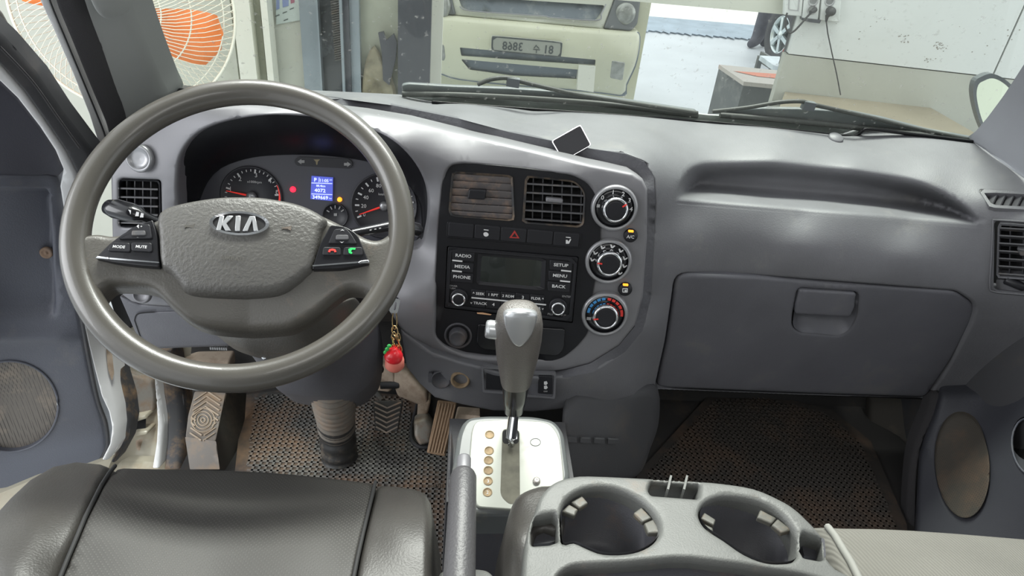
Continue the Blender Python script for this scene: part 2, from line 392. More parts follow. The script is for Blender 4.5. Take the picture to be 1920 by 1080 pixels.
        R = [[pl.p(x, y, h1)-pl.n*(h1-h0) for x, y in O], [pl.p(x, y, h1) for x, y in O], [pl.p(x, y, hi) for x, y in I], [pl.p(x, y, hi)-pl.n*(hi-h0) for x, y in I]]
        return s.rings(R, False, False)
    def relief(s, outline, S, inn=(0, 1, 0), holes=(), rp=0, rm=0, step=14, skirt=0.0, hr=True, extra=None, post=None, hskirt=None):
        loops = [dens(outline, step*.7)]+[dens(h, min(step*.7, 8)) for h in holes]
        B = np.array([p for lp in loops for p in lp]); E_ = []; k = 0
        for lp in loops:
            n = len(lp); E_ += [(k+i, k+(i+1) % n) for i in range(n)]; k += n
        x0, y0 = B.min(0); x1, y1 = B.max(0)
        gx, gy = np.meshgrid(np.arange(x0+step/2, x1, step), np.arange(y0+step/2, y1, step)); gx[1::2] += step/2
        C_ = np.c_[gx.ravel(), gy.ravel()]; rl = loops if hr else loops[:1]
        if extra is not None:
            ee = np.array(extra, float); keep = np.ones(len(C_), bool)
            for s0 in range(0, len(C_), 2000): keep[s0:s0+2000] = np.linalg.norm(C_[s0:s0+2000, None]-ee[None], axis=2).min(1) > step*.6
            C_ = C_[keep]
        C_ = C_[inside(C_, loops)]; d = bdist(C_, loops); C_ = C_[d > max(step*.45, rp*1.05 if rp else 0)] if len(C_) else C_
        parts = [B]
        if rp:
            for lp in rl:
                a = np.array(lp); t = np.roll(a, -1, 0)-np.roll(a, 1, 0); nn = np.c_[-t[:, 1], t[:, 0]]; nn /= np.linalg.norm(nn, axis=1)[:, None]+1e-9
                for fr in (.06, .22, .45, .72, 1.0):
                    for sg in (1, -1):
                        q = a+nn*sg*rp*fr; ok = inside(q, loops); q = q[ok]
                        if len(q): q = q[bdist(q, rl) > rp*fr*.93]; parts.append(q)
        parts.append(C_)
        if extra is not None: e = np.array(extra, float); e = e[inside(e, loops)]; e = e[bdist(e, loops) > 1.5]; parts.append(e)
        P = np.concatenate(parts)
        vs, es, fs, *_ = delaunay_2d_cdt([Vector(p) for p in P.tolist()], E_, [], 0, 1e-3)
        Q = np.array([tuple(v) for v in vs]); F = np.array([f for f in fs if len(f) == 3])
        F = F[inside(Q[F].mean(1), loops)]
        W = S(Q[:, 0], Q[:, 1]); iv = nrm(inn)
        dd = bdist(Q, rl)
        if rp:
            t = np.clip(dd/rp, 0, 1); W = W+iv*(rm*(1-np.sqrt(np.clip(1-(1-t)**2, 0, 1))))[:, None]
        if post is not None: W = post(Q, W, dd)
        a, b, c = W[F[:, 0]], W[F[:, 1]], W[F[:, 2]]; nn = np.cross(b-a, c-a)
        if (nn*(a-CAM)).sum() > 0: F = F[:, ::-1]
        s.add(W, F.tolist(), True)
        if skirt or hskirt:
            cnt = {}
            for f in F.tolist():
                for i in range(3):
                    e = (f[i], f[(i+1) % 3]); cnt[tuple(sorted(e))] = None if tuple(sorted(e)) in cnt else e
            ed = [e for e in cnt.values() if e]
            on_h = bdist(Q, loops[1:]) < .5 if len(loops) > 1 else np.zeros(len(Q), bool)
            used = sorted({i for e in ed for i in e}); mp = {v: i for i, v in enumerate(used)}; U = np.array(used)
            dep = np.where(on_h[U], skirt if hskirt is None else hskirt, skirt)[:, None]
            top = W[U]; bot = top+iv*dep; n = len(U)
            s.add(np.concatenate([top, bot]), [(mp[b2], mp[a2], mp[a2]+n, mp[b2]+n) for a2, b2 in ed], True)
        return s
    def band(s, pts, S, wpx, th, n=None):
        """flat strip of material along a pixel path lying on surface S"""
        P = spl(pts, False, 6); P = np.array([p[:2] for p in P]); t = np.gradient(P, axis=0); nn = np.c_[-t[:, 1], t[:, 0]]; nn /= np.linalg.norm(nn, axis=1)[:, None]
        A = S(P[:, 0]+nn[:, 0]*wpx/2, P[:, 1]+nn[:, 1]*wpx/2); B = S(P[:, 0]-nn[:, 0]*wpx/2, P[:, 1]-nn[:, 1]*wpx/2)
        m_ = (A+B)/2; o = nrm(CAM-m_.mean(0))*th
        R = [[A[i], m_[i]+o+(A[i]-m_[i])*.6, m_[i]+o+(B[i]-m_[i])*.6, B[i]] for i in range(len(P))]
        return s.rings(R, True, True)
_tc = {}
def tmesh(txt, bold):
    if (txt, bold) in _tc: return _tc[(txt, bold)]
    c = bpy.data.curves.new('t', 'FONT'); c.body = txt; c.size = 1; c.resolution_u = 2; c.offset = .018 if bold else 0.0
    o = bpy.data.objects.new('t', c); COL.objects.link(o); bpy.context.view_layer.update()
    me = bpy.data.meshes.new_from_object(o.evaluated_get(bpy.context.evaluated_depsgraph_get()))
    V = np.array([tuple(v.co) for v in me.vertices]); F = [tuple(p.vertices) for p in me.polygons]
    bpy.data.objects.remove(o); bpy.data.curves.remove(c); bpy.data.meshes.remove(me)
    if len(V): V[:, 0] -= (V[:, 0].min()+V[:, 0].max())/2; V[:, 1] -= .35
    _tc[(txt, bold)] = (V, F); return V, F
def text(g, txt, pl, px, py, hpx, h=.0007, sx=1.0, rot=0, bold=False, mirror=False):
    V, F = tmesh(txt, bold); c = pl.p(px, py, h); s = hpx*mpp(c)/.70; a = rad(rot); ca, sa = math.cos(a), math.sin(a)
    if len(V): g.add([c+pl.u*((x*sx*(-1 if mirror else 1))*ca-y*sa)*s+pl.v*(x*sx*(-1 if mirror else 1)*sa+y*ca)*s for x, y, _ in V], F)
    return g
def thing(name, label, cat, loc, group=None, kind=None):
    o = bpy.data.objects.new(name, None); COL.objects.link(o); o.location = [float(v) for v in loc]; o.empty_display_size = .05
    o['label'] = label; o['category'] = cat
    if group: o['group'] = group
    if kind: o['kind'] = kind
    return o
def tag(o, label, cat, group=None, kind=None):
    o['label'] = label; o['category'] = cat
    if group: o['group'] = group
    if kind: o['kind'] = kind
    return o

# ================================================================== THE CAB SHELL
# floor pan, toe board, tunnel
g = G()
def quad(g, pts, sm=False): return g.add(pts, [tuple(range(len(pts)))], sm)
g.box((.285, .72, -.03), (1.61, 1.15, .06)); g.box((.24, 1.41, .60), (1.7, .2, .04)); g.box((-.545, 1.23, -.04), (.07, .14, .06))
quad(g, [(-.64, 1.27, 0), (1.1, 1.27, 0), (1.1, 1.48, .25), (-.64, 1.48, .25)])
quad(g, [(-.64, 1.48, .25), (1.1, 1.48, .25), (1.1, 1.44, .62), (-.64, 1.44, .62)])
fl = g.obj('floor', m_foot); fl['kind'] = 'structure'
g = G(); g.box((1.12, 1.0, .26), (.04, .8, .6)); o = g.obj('wall_right', m_carpet); o['kind'] = 'structure'
g = G(); g.relief(spl([(1062, 752), (1150, 742), (1228, 730), (1238, 790), (1222, 845), (1195, 900), (1120, 910), (1060, 900)], True, 4),
                  TPS([(1062, 752, .93), (1228, 730, 1.0), (1238, 790, 1.0), (1195, 900, .93), (1060, 900, .86), (1150, 820, .92)]), inn=(0.2, 1, -.3), rp=16, rm=.02, step=16, skirt=.3)
tun = tag(g.obj('tunnel_cover', m_carpet), 'dark plastic tunnel cover below the centre stack, beside the shift surround', 'trim')
S_ = TPS([(1062, 752, .925), (1228, 730, .995), (1238, 790, .995), (1195, 900, .925), (1060, 900, .855), (1150, 820, .912)])
for i in range(4):
    g = G(); x = 1062+i*26; g.relief([(x, 821+i), (x+20, 822+i), (x+20, 830+i), (x, 829+i)], S_, step=6, skirt=.004); g.obj('raised_bar', m_carpet, tun)

# cab roof, rear wall and right side above the door (behind and above the camera)
m_roof = M('headliner_fabric', (.30, .30, .29), .9)
g = G(); g.box((.22, .05, 1.47), (1.8, 1.7, .05)); o = g.obj('ceiling', m_roof); o['kind'] = 'structure'
g = G(); g.box((.22, -.85, .7), (1.8, .05, 1.5)); o = g.obj('wall_back', m_roof); o['kind'] = 'structure'
g = G(); g.box((1.13, .1, 1.36), (.04, 1.8, .2)); g.box((1.13, -.55, .9), (.04, .5, .8)); g.box((1.13, .1, .25), (.04, 1.0, .6)); o = g.obj('wall_right', m_roof); o['kind'] = 'structure'
# ---- windscreen
WS = TPS([(300, 165, 1.30), (960, 200, 1.34), (1620, 252, 1.34), (1850, 272, 1.29), (230, 0, 1.17), (960, 0, 1.22), (1900, 0, 1.15), (960, -60, 1.18)])
g = G(); g.relief(rnd([(212, -60), (262, 80), (300, 170), (560, 176), (745, 186), (820, 198), (1300, 232), (1590, 262), (1612, 260), (1630, 250), (1840, 275), (1868, 270), (1930, 200), (1990, 112), (2110, -60)], 3), WS, step=60, inn=(0, 1, 0), skirt=.005)
o = g.obj('window_1', m_glass); o['kind'] = 'structure'
g = G(); Sf = lambda x, y: WS(x, y, -.006)
for pth, wd in (([(222, -25), (250, 45), (268, 95), (288, 140), (299, 160), (312, 168), (345, 170)], 9), ([(345, 170), (480, 172), (640, 176)], 5)): g.band(pth, Sf, wd, .006)
g.obj('trim_1', m_frit)['kind'] = 'structure'
g = G(); g.band([(812, 192), (960, 203), (1120, 214), (1300, 227.5), (1450, 241), (1580, 255), (1604, 255), (1617, 246), (1632, 243), (1720, 253), (1800, 263), (1845, 268.5)], Sf, 7, .006)
g.band([(1845, 268), (1862, 262), (1885, 240), (1925, 196), (1960, 150)], Sf, 6, .006)
g.obj('trim_2', m_frit)['kind'] = 'structure'

# ---- left pillar
P1 = TPS([(90, 0, 1.0), (230, 0, 1.06), (150, -60, .97), (165, 120, 1.1), (262, 90, 1.15), (205, 262, 1.19), (225, 225, 1.2), (303, 180, 1.24)])
t = thing('front_pillar', 'grey left windscreen pillar trim with a fuzzy black door seal', 'pillar', at(215, 240, Y=1.2))
g = G(); g.relief(spl([(134, -60), (150, 5), (175, 80), (200, 150), (222, 215), (233, 238), (262, 215), (292, 192), (304, 178), (290, 148), (262, 85), (232, 10), (210, -60)], True, 4), P1, inn=(.2, 1, 0), rp=14, rm=.018, step=18, skirt=.05); g.obj('pillar_trim', m_trimg, t)
g = G(); g.relief(spl([(90, -60), (95, 0), (125, 75), (160, 160), (190, 230), (200, 262), (215, 262), (228, 226), (205, 160), (178, 82), (148, 0), (130, -60)], True, 4), lambda x, y: P1(x, y, -.01), inn=(.1, 1, 0), rp=16, rm=.02, step=16, skirt=.05); g.obj('door_seal', m_seal, t)
g = G(); g.relief([(60, -60), (72, 0), (100, 60), (135, 140), (165, 215), (180, 262), (187, 285), (196, 268), (203, 262), (160, 158), (122, 72), (92, 0), (82, -60)], lambda x, y: P1(x, y, .01), inn=(0, 1, 0), rp=5, rm=.008, step=14, skirt=.04); g.obj('body_flange', m_white, t)
g = G(); g.band([(82, -40), (95, 5), (125, 78), (160, 162), (190, 235), (199, 262)], lambda x, y: P1(x, y, -.004), 4, .004); g.obj('seal_lip', m_frit, t)
S_ = lambda x, y: P1(x, y, -.05)
g = G(); g.relief(spl([(150, -70), (154, -10), (160, 10), (172, 30), (188, 41), (204, 36), (213, 20), (212, -5), (204, -40), (200, -70)], True, 4), S_, inn=(.1, 1, 0), rp=22, rm=.028, step=10, skirt=.02)
o = g.obj('grab_handle', m_trimg); tag(o, 'light grey grab handle end at the top of the left pillar', 'handle')
# ---- right pillar
P2 = TPS([(1850, 275, 1.24), (1925, 330, 1.12), (1920, 205, 1.15), (1990, 120, 1.02), (2000, 400, 1.0), (2150, -60, .80), (2240, 100, .80), (2200, 420, .86)])
g = G(); g.relief([(1850, 277), (1866, 266), (1890, 240), (1925, 197), (1990, 110), (2100, -40), (2150, -120), (2220, -120), (2120, 60), (2064, 230), (2036, 400), (1960, 358), (1920, 330), (1885, 303), (1858, 286)], P2, inn=(0, 1, 0), rp=8, rm=.01, step=20, skirt=.05)
tag(g.obj('front_pillar', m_trimr), 'smooth blue-grey right windscreen pillar trim at the picture edge', 'pillar')

# ================================================================== DASHBOARD
dash = thing('dashboard', 'long dark grey plastic dashboard with silver centre bezel and glovebox', 'dashboard', (.2, 1.15, .28))
DP = [(215, 235, 1.20), (300, 182, 1.28), (560, 174, 1.31), (745, 182, 1.325), (820, 194, 1.33), (1000, 207, 1.335), (1300, 229, 1.335), (1600, 254, 1.33), (1700, 251, 1.32), (1845, 272, 1.27), (1960, 345, 1.10), (2050, 420, 1.0), (2060, 560, .97),
      (640, 186, 1.19), (734, 198, 1.165), (859, 223, 1.14), (952, 248, 1.12), (1030, 264, 1.105), (1109, 280, 1.09), (1171, 289, 1.075), (1209, 305, 1.065), (1226, 335, 1.055), (1229, 420, 1.04), (1224, 560, 1.02), (1215, 620, 1.0), (1170, 662, .97), (1100, 706, .94), (1010, 706, .93), (860, 680, .935), (810, 664, .945), (751, 622, .98),
      (1300, 290, 1.18), (1450, 290, 1.2), (1600, 305, 1.2), (1750, 320, 1.18), (1850, 370, 1.10),
      (1290, 390, 1.09), (1500, 407, 1.09), (1700, 425, 1.09), (1840, 430, 1.075), (1290, 440, 1.065), (1500, 450, 1.055), (1700, 470, 1.055), (1850, 500, 1.05), (1960, 420, 1.02), (1960, 560, 1.0),
      (1262, 520, 1.04), (1500, 515, 1.045), (1820, 545, 1.045), (1232, 650, 1.02), (1228, 735, 1.03), (1755, 748, 1.10), (1845, 745, 1.08), (1920, 655, 1.03), (1960, 610, 1.0), (1830, 640, 1.06),
      (1190, 742, .98), (1120, 760, .95), (1000, 772, .95), (870, 760, .96), (815, 747, .98), (786, 720, 1.0), (760, 690, 1.0), (930, 740, .935), (1150, 725, .95), (850, 720, .95)]
DS = TPS(DP)
def ridge(x): return 386+(x-1280)*.082
TRAYO = spl([(1268, 372), (1275, 335), (1300, 307), (1350, 296), (1450, 296), (1550, 303), (1650, 318), (1730, 338), (1790, 368), (1828, 400), (1836, 420), (1820, 431), (1760, 428), (1600, 414), (1400, 397), (1290, 388)], True, 6)
def S_dash(px, py, add=0):
    Y = DS.val(px, py)+add; P = np.c_[px, py]
    U = [p for p in TRAYO if p[1] < ridge(p[0])-9]; i0 = min(range(len(U)), key=lambda i: U[i][0]+(0 if U[i][1] > 360 else 999))
    U = [(1262, 400), (1264, 385)]+U+[(1842, 430), (1842, 440)]; d = bdist(P, [U+U[::-1][1:-1]])*np.where(inside(P, [TRAYO+[]]), 1, -1)
    dr = ridge(px)-py                                   # distance above the ridge line
    k = np.clip(d/38, 0, 1); k = k*k*(3-2*k)
    yr = 1.10                                           # depth behind ridge
    back = 1.205 - .0*dr
    tgt = np.where(dr > 16, back, np.where(dr > 3, 1.115+(back-1.115)*np.clip((dr-3)/13, 0, 1), Y))
    k2 = np.where(dr > 2, k, 0)
    Y = Y*(1-k2)+tgt*k2
    r = rays(px, py); return CAM + r*(Y/r[:, 1])[:, None]
ex = []
for dr in (-6, -2, 1.8, 2.2, 4, 7, 11, 16, 20, 25):
    ex += [(x, ridge(x)-dr) for x in np.arange(1266, 1842, 6)]
a = np.array(TRAYO); cc = a.mean(0)
U_ = np.array([p for p in TRAYO if p[1] < ridge(p[0])-9]); U_ = U_[np.argsort(U_[:, 0]+np.where(U_[:, 0] < 1300, -U_[:, 1]*.01, U_[:, 1]*.01))]
U_ = np.array(dens([tuple(p) for p in U_], 6))[:-150 if False else None]; U_ = U_[U_[:, 1] < ridge(U_[:, 0])-8]
t_ = np.roll(U_, -1, 0)-U_; n_ = np.c_[-t_[:, 1], t_[:, 0]]; n_ /= np.linalg.norm(n_, axis=1)[:, None]+1e-9
for of in (-6, 0, 5, 10, 15, 20, 26, 32, 38, 46):
    q_ = U_+n_*of; ex += [tuple(p) for p in q_ if p[1] < ridge(p[0])-27]
GLOVE = rnd([(1266, 512, 26), (1420, 517), (1795, 546, 10), (1832, 570, 22), (1826, 600, 20), (1784, 680), (1738, 749), (1500, 741), (1228, 730), (1248, 640), (1260, 560)], 12)
shell = [(198, 268), (205, 240), (222, 217), (255, 200), (300, 180), (330, 174), (560, 171), (745, 180), (820, 194), (900, 200), (1000, 207), (1300, 229), (1450, 242), (1590, 257), (1608, 256), (1622, 246), (1700, 252), (1840, 270), (1852, 278), (1890, 305), (1960, 350), (2050, 420), (2062, 560), (1990, 592), (1920, 657), (1880, 708), (1845, 747), (1738, 749),
         (1500, 742), (1228, 732), (1190, 744), (1120, 762), (1000, 774), (925, 772), (865, 760), (815, 747), (786, 720), (762, 690), (751, 620), (810, 663), (860, 679), (960, 704), (1010, 707), (1060, 706), (1110, 696), (1170, 658), (1202, 620), (1218, 560), (1224, 460), (1229, 380), (1226, 335), (1209, 304), (1171, 288), (1109, 280), (1030, 264), (952, 248), (859, 223), (734, 198), (640, 186), (560, 190), (430, 192), (330, 205), (270, 232), (228, 270), (212, 300)]
VR = rnd([(1868, 416), (1990, 424), (1990, 556), (1876, 546), (1866, 540)], 5)
DV = rnd([(1838, 357), (1975, 366), (1975, 392), (1858, 385)], 4)
g = G(); g.relief(shell, S_dash, inn=(0, 1, -.25), rp=5, rm=.007, step=13, skirt=.05, holes=[GLOVE, VR, DV], extra=ex); g.obj('shell', m_dash, dash)
# glovebox behind + door
g = G(); g.relief(GLOVE, lambda x, y: S_dash(x, y, .04), inn=(0, 1, 0), step=40, skirt=.02); g.obj('glovebox_recess', m_void, dash)
c0 = np.mean(np.array(GLOVE), 0)
GD = [tuple(c0+(np.array(p)-c0)*np.array([.992, .978])) for p in GLOVE]
HND = rnd([(1497, 541), (1610, 549), (1606, 592), (1592, 618), (1574, 629), (1500, 623), (1486, 612), (1488, 585)], 9)
GS = TPS([(1266, 515, 1.043), (1500, 520, 1.048), (1830, 556, 1.048), (1228, 728, 1.06), (1500, 738, 1.09), (1738, 747, 1.10), (1500, 630, 1.055)])
g = G(); g.relief(GD, GS, inn=(0, 1, 0), rp=7, rm=.006, step=22, skirt=.03, holes=[HND]); gd = g.obj('glovebox_door', m_dash2, dash)
def hb(Q, W, dd): return W+np.array([0, 1., 0])*(np.clip(dd/16, 0, 1)**.7*.026)[:, None]
g = G(); g.relief(HND, GS, inn=(0, 1, 0), step=7, post=hb); g.obj('handle_bowl', m_dash2, gd)
g = G(); g.relief(rnd([(1500, 543), (1607, 550), (1603, 578), (1594, 596), (1491, 590), (1493, 570)], 6), lambda x, y: GS(x, y, -.004), inn=(0, 1, 0), rp=5, rm=.004, step=12, skirt=.012); g.obj('handle', m_dash2, gd)
# padded strip (trough) over the bezel
tro_t = [(600, 178), (640, 184), (734, 197), (859, 222), (952, 247), (1030, 263), (1109, 279), (1171, 288), (1209, 304), (1226, 333), (1229, 380), (1226, 460), (1220, 560), (1205, 620), (1172, 660), (1112, 698), (1060, 708)]
tro_b = [(1010, 703), (1060, 694), (1106, 682), (1160, 648), (1190, 612), (1204, 560), (1212, 450), (1214, 356), (1205, 337), (1190, 327), (1109, 311), (1040, 293), (952, 272), (859, 250), (765, 227), (681, 213), (600, 204)]
TS = TPS([(x, y, float(DS.val(x, y)[0])-.002) for x, y in tro_t]+[(x, y, v) for (x, y), v in zip(tro_b, [.955, .95, .95, .965, .985, 1.0, 1.025, 1.04, 1.054, 1.064, 1.083, 1.10, 1.113, 1.132, 1.155, 1.178, 1.20])])
g = G(); g.relief(tro_t+tro_b, TS, inn=(0, 1, -.2), step=12, skirt=.02); g.obj('padded_strip', m_pad, dash)

# ---- silver bezel with two openings
CLUS = spl([(333, 372), (332, 335), (336, 300), (350, 272), (372, 250), (400, 236), (440, 225), (500, 217), (570, 219), (640, 228), (700, 246), (745, 272), (778, 308), (796, 345), (801, 385), (796, 430), (780, 462), (700, 480), (560, 486), (430, 480), (345, 440)], True, 4)
BLK = rnd([(838, 322, 10), (846, 312, 8), (866, 308, 10), (962, 317), (1074, 330, 14), (1104, 346, 14), (1116, 366, 10), (1122, 400), (1122, 470), (1106, 560), (1100, 622, 12), (1078, 648, 12), (1054, 667, 10), (1034, 673), (911, 670), (872, 664, 8), (836, 649, 10), (817, 630, 10), (818, 555), (824, 440), (832, 350)], 8)
VL = rnd([(224, 337), (299, 339), (301, 425), (225, 425)], 6)
bez = [(205, 330), (207, 300), (218, 275), (240, 252), (275, 230), (320, 213), (380, 202), (450, 197), (530, 197), (600, 202), (681, 211), (765, 225), (859, 248), (952, 270), (1040, 291), (1109, 309), (1188, 325), (1207, 337), (1216, 356), (1215, 450), (1207, 560), (1193, 612), (1162, 650), (1108, 684), (1060, 696), (1010, 703), (960, 700), (860, 676), (810, 660), (772, 638), (751, 619), (729, 586), (705, 560), (690, 525), (640, 500), (430, 500), (345, 540), (345, 575), (316, 577), (269, 574), (245, 568), (228, 556), (216, 530), (208, 450)]
BS = TPS([(205, 330, 1.06), (240, 255, 1.08), (320, 213, 1.06), (500, 197, 1.05), (681, 211, 1.085), (859, 248, 1.075), (1040, 291, 1.04), (1188, 325, 1.015), (1215, 356, 1.005), (1216, 450, .995), (1200, 590, .975), (1108, 684, .95), (1010, 703, .945), (860, 676, .955), (751, 619, .985), (690, 525, 1.02), (640, 500, 1.03), (345, 575, 1.02), (245, 568, 1.03), (208, 450, 1.04),
          (333, 372, 1.03), (372, 250, 1.03), (500, 217, 1.018), (640, 228, 1.03), (745, 272, 1.03), (796, 345, 1.045), (796, 430, 1.045), (780, 462, 1.05), (430, 500, 1.04), (380, 225, 1.035), (290, 400, 1.03),
          (822, 300, 1.03), (815, 400, 1.03), (808, 520, 1.0), (815, 630, .97), (866, 305, 1.03), (1074, 327, 1.01), (1116, 366, 1.005), (1125, 430, 1.0), (1100, 622, .96), (1034, 673, .95), (911, 670, .95), (770, 560, .985)])
KN = [(1152, 390, 41), (1141, 490, 41), (1134, 589, 41)]
KH = [ell(x, y, r-1, r+0.5, 32) for x, y, r in KN]
def cut_blk(P):   # push black opening edge left of the knobs
    return P
g = G(); g.relief(bez, BS, inn=(0, 1, -.2), rp=7, rm=.010, step=12, skirt=.05, hskirt=.03, holes=[CLUS, BLK, VL]); g.obj('silver_bezel', m_silver, dash)
# left lower cover and fuse lid
LC = TPS([(224, 556, 1.045), (330, 575, 1.035), (460, 640, 1.05), (270, 655, 1.08), (250, 600, 1.06)])
g = G(); g.relief(rnd([(222, 556), (262, 572), (345, 576), (420, 560), (500, 600), (500, 642), (440, 650), (280, 656), (268, 654), (250, 620)], 4), LC, inn=(0, 1, -.2), rp=5, rm=.006, step=18, skirt=.05); g.obj('lower_cover', m_dash2, dash)
g = G(); g.relief(rnd([(253, 600, 8), (259, 588, 6), (290, 586), (345, 584), (420, 575), (450, 610), (432, 647), (283, 652), (272, 650)], 4), lambda x, y: LC(x, y, -.004), inn=(0, 1, 0), rp=2, rm=.002, step=18, skirt=.006); g.obj('fuse_lid', m_dash2, dash)
g = G(); g.band([(270, 650), (255, 608), (253, 598), (260, 588), (290, 585)], lambda x, y: LC(x, y, -.0045), 2.5, .0008); g.obj('lid_gap', m_void, dash)
PLR = Pl(at(255, 540, Y=1.02), (0, -1, .5))
for cx, cy, r_ in ((268, 552, 17),):
    g = G(); c = PLR.p(cx, cy, .003); g.lathe(c, PLR.n, [(r_*mpp(c), 0), (r_*mpp(c), .004), (r_*.8*mpp(c), .008), (r_*.75*mpp(c), .004), (0.001, .004)], 24); g.obj('lock_cap', m_silver, dash)
# button cap and screws
S_ = TPS([(x, y, v-.004) for x, y, v in DP]); c = S_(np.array([1567.]), np.array([259.]))[0]
g = G(); g.lathe(c, (0, -.35, .94), [(14*mpp(c), -.003), (14*mpp(c), .002), (12*mpp(c), .004), (.001, .005)], 20); g.obj('sensor_cap', m_dash, dash)
# frame round the vent openings (light edge lines)
g = G()
g.band([(1861, 412), (1900, 414), (1975, 419)], lambda x, y: S_dash(x, y, -.002), 4, .002); g.band([(1862, 412), (1859, 480), (1856, 536), (1864, 547), (1900, 551), (1975, 558)], lambda x, y: S_dash(x, y, -.002), 4, .002)
g.obj('vent_moulding', m_dash, dash)

# ---- black centre panel (plane B) and what sits in it
PB = Pl(at(960, 490, Y=1.0), nrm(np.array([-.03, -1, .18])))
def pb_fit():
    a = BS(np.array([850., 1100, 960, 860]), np.array([320., 345, 670, 660]))
    c = a.mean(0); u, s_, vt = np.linalg.svd(a-c); n = vt[2]; n = n if n[1] < 0 else -n; return Pl(c+np.array([0, .008, 0]), n)
PB = pb_fit()
g = G()
BLKo = [tuple(np.array(np.mean(np.array(BLK), 0))+(np.array(p)-np.mean(np.array(BLK), 0))*1.02) for p in BLK]
V1 = rnd([(848, 322, 8), (960, 330, 5), (964, 412, 4), (955, 414), (846, 405, 5), (842, 395, 3)], 5)
V2 = rnd([(986, 330, 8), (1080, 340, 22), (1097, 362, 10), (1094, 420, 5), (1086, 426), (980, 418, 4)], 5)
RADH = rnd([(838, 461), (1085, 481), (1074, 606), (833, 578)], 3)
g.relief(BLKo, PB.S(), inn=(0, 1, 0), step=24, holes=[V1, V2, RADH], skirt=.05, hskirt=.03); g.obj('centre_panel', m_black, dash)
g = G(); g.slab(PB, [(834, 458), (1088, 478), (1077, 609), (829, 581)], -.04, -.03); g.obj('radio_bay', m_void, dash)

def vent(name, label, px, pl, slats, vert, tabrect, mat, lipmat, vmat, group, depth=.028, wd=.012, tilt=.35, tabmat=None):
    xs = [p[0] for p in px]; ys = [p[1] for p in px]; cx, cy = sum(xs)/len(xs), sum(ys)/len(ys)
    t = thing(name, label, 'air vent', pl.p(cx, max(ys), -depth), group)
    g = G(); c = np.array([cx, cy]); outer = [tuple(c+(np.array(p[:2])-c)*1.02) for p in px]; inner = [tuple(c+(np.array(p[:2])-c)*.955) for p in px]
    g.ring(pl, outer, inner, -depth, .002, hi=-.001); g.obj('frame', lipmat, t)
    g = G(); g.slab(pl, [tuple(c+(np.array(p[:2])-c)*.99) for p in px], -depth-.003, -depth); g.obj('back', m_void, t)
    for (xa, ya), (xb, yb) in vert:
        g = G(); a, b = pl.p(xa, ya, -.016), pl.p(xb, yb, -.016); g.beam(a, b, pl.n, .012, .0018); g.obj('vertical_fin', vmat, t)
    for (xa, ya), (xb, yb) in slats:
        g = G(); a, b = pl.p(xa, ya, -.006), pl.p(xb, yb, -.006); g.beam(a, b, pl.n*math.cos(tilt)+pl.v*math.sin(tilt), wd, .0026); g.obj('slat', mat, t)
    if tabrect:
        g = G(); g.slab(pl, rnd(tabrect, 3), -.006, .006, .002); g.obj('tab', tabmat or mat, t)
    return t
sl = [((852+[8, 2, -1, -3, -5, -6][i]-3, 329+i*13.4), (961, 337+i*13.2)) for i in range(6)]
vent('air_vent', 'dusty centre air vent with closed brownish slats, left of the pair above the radio', V1, PB, [((850-i*1.1, 331+i*14), (960, 338+i*14)) for i in range(6)],
     [((870+i*22, 332), (868+i*22, 408)) for i in range(4)], [(879, 355), (912, 357), (909, 375), (876, 373)], m_slatd, m_lip, m_slatb, 'centre air vents', tilt=1.1, wd=.0125, tabmat=m_black2)
vent('air_vent', 'open centre air vent with dark grid of fins, right of the pair above the radio', V2, PB, [((986-i*.8, 344+i*16.5), (1094-(6 if i == 0 else 0), 350+i*16.8)) for i in range(5)],
     [((1000+i*18, 333+i), (998+i*18, 419+i*1.5)) for i in range(6)], [(1024, 371), (1056, 374), (1055, 382), (1023, 379)], m_slat, m_lip, m_slatb, 'centre air vents', tilt=.1, wd=.008, tabmat=m_silver)
PV = Pl(at(262, 380, Y=1.045), (-.05, -1, .2))
vent('air_vent', 'small rectangular driver side air vent behind the steering wheel rim', VL, PV, [((225, 353+i*16), (299, 355+i*16)) for i in range(5)],
     [((241+i*15, 338), (241+i*15, 422)) for i in range(4)], None, m_slat, m_black, m_slatb, None, tilt=.2, wd=.012)
c_ = S_dash(np.array([1900., 1960, 1900, 1960]), np.array([430., 430, 540, 545])); cc_ = c_.mean(0); n_ = np.linalg.svd(c_-cc_)[2][2]; n_ = n_ if n_[1] < 0 else -n_
PR = Pl(cc_+np.array([0, .006, 0]), n_)
VRI = rnd([(1872, 420), (1988, 428), (1988, 528), (1869, 520)], 5)
tv = vent('air_vent', 'passenger side air vent with wide grey slats at the right picture edge', VRI, PR, [((1872, 429+i*14.2), (1986, 436+i*14.4)) for i in range(7)],
     [((1895+i*25, 424), (1893+i*25, 522)) for i in range(4)], [(1906, 466), (1945, 470), (1945, 484), (1912, 480)], m_slat, m_dash, m_slatb, None, tilt=.75, wd=.016)
g = G(); g.slab(PR, rnd([(1868, 524), (1988, 534), (1988, 555), (1868, 545)], 3), -.02, -.004); g.obj('lower_lip', m_dash, tv)
g = G(); g.lathe(PR.p(1903, 532, -.002), PR.u, [(.006, -.017), (.008, -.015), (.008, .015), (.006, .017)], 16); g.obj('thumb_wheel', m_black2, tv)
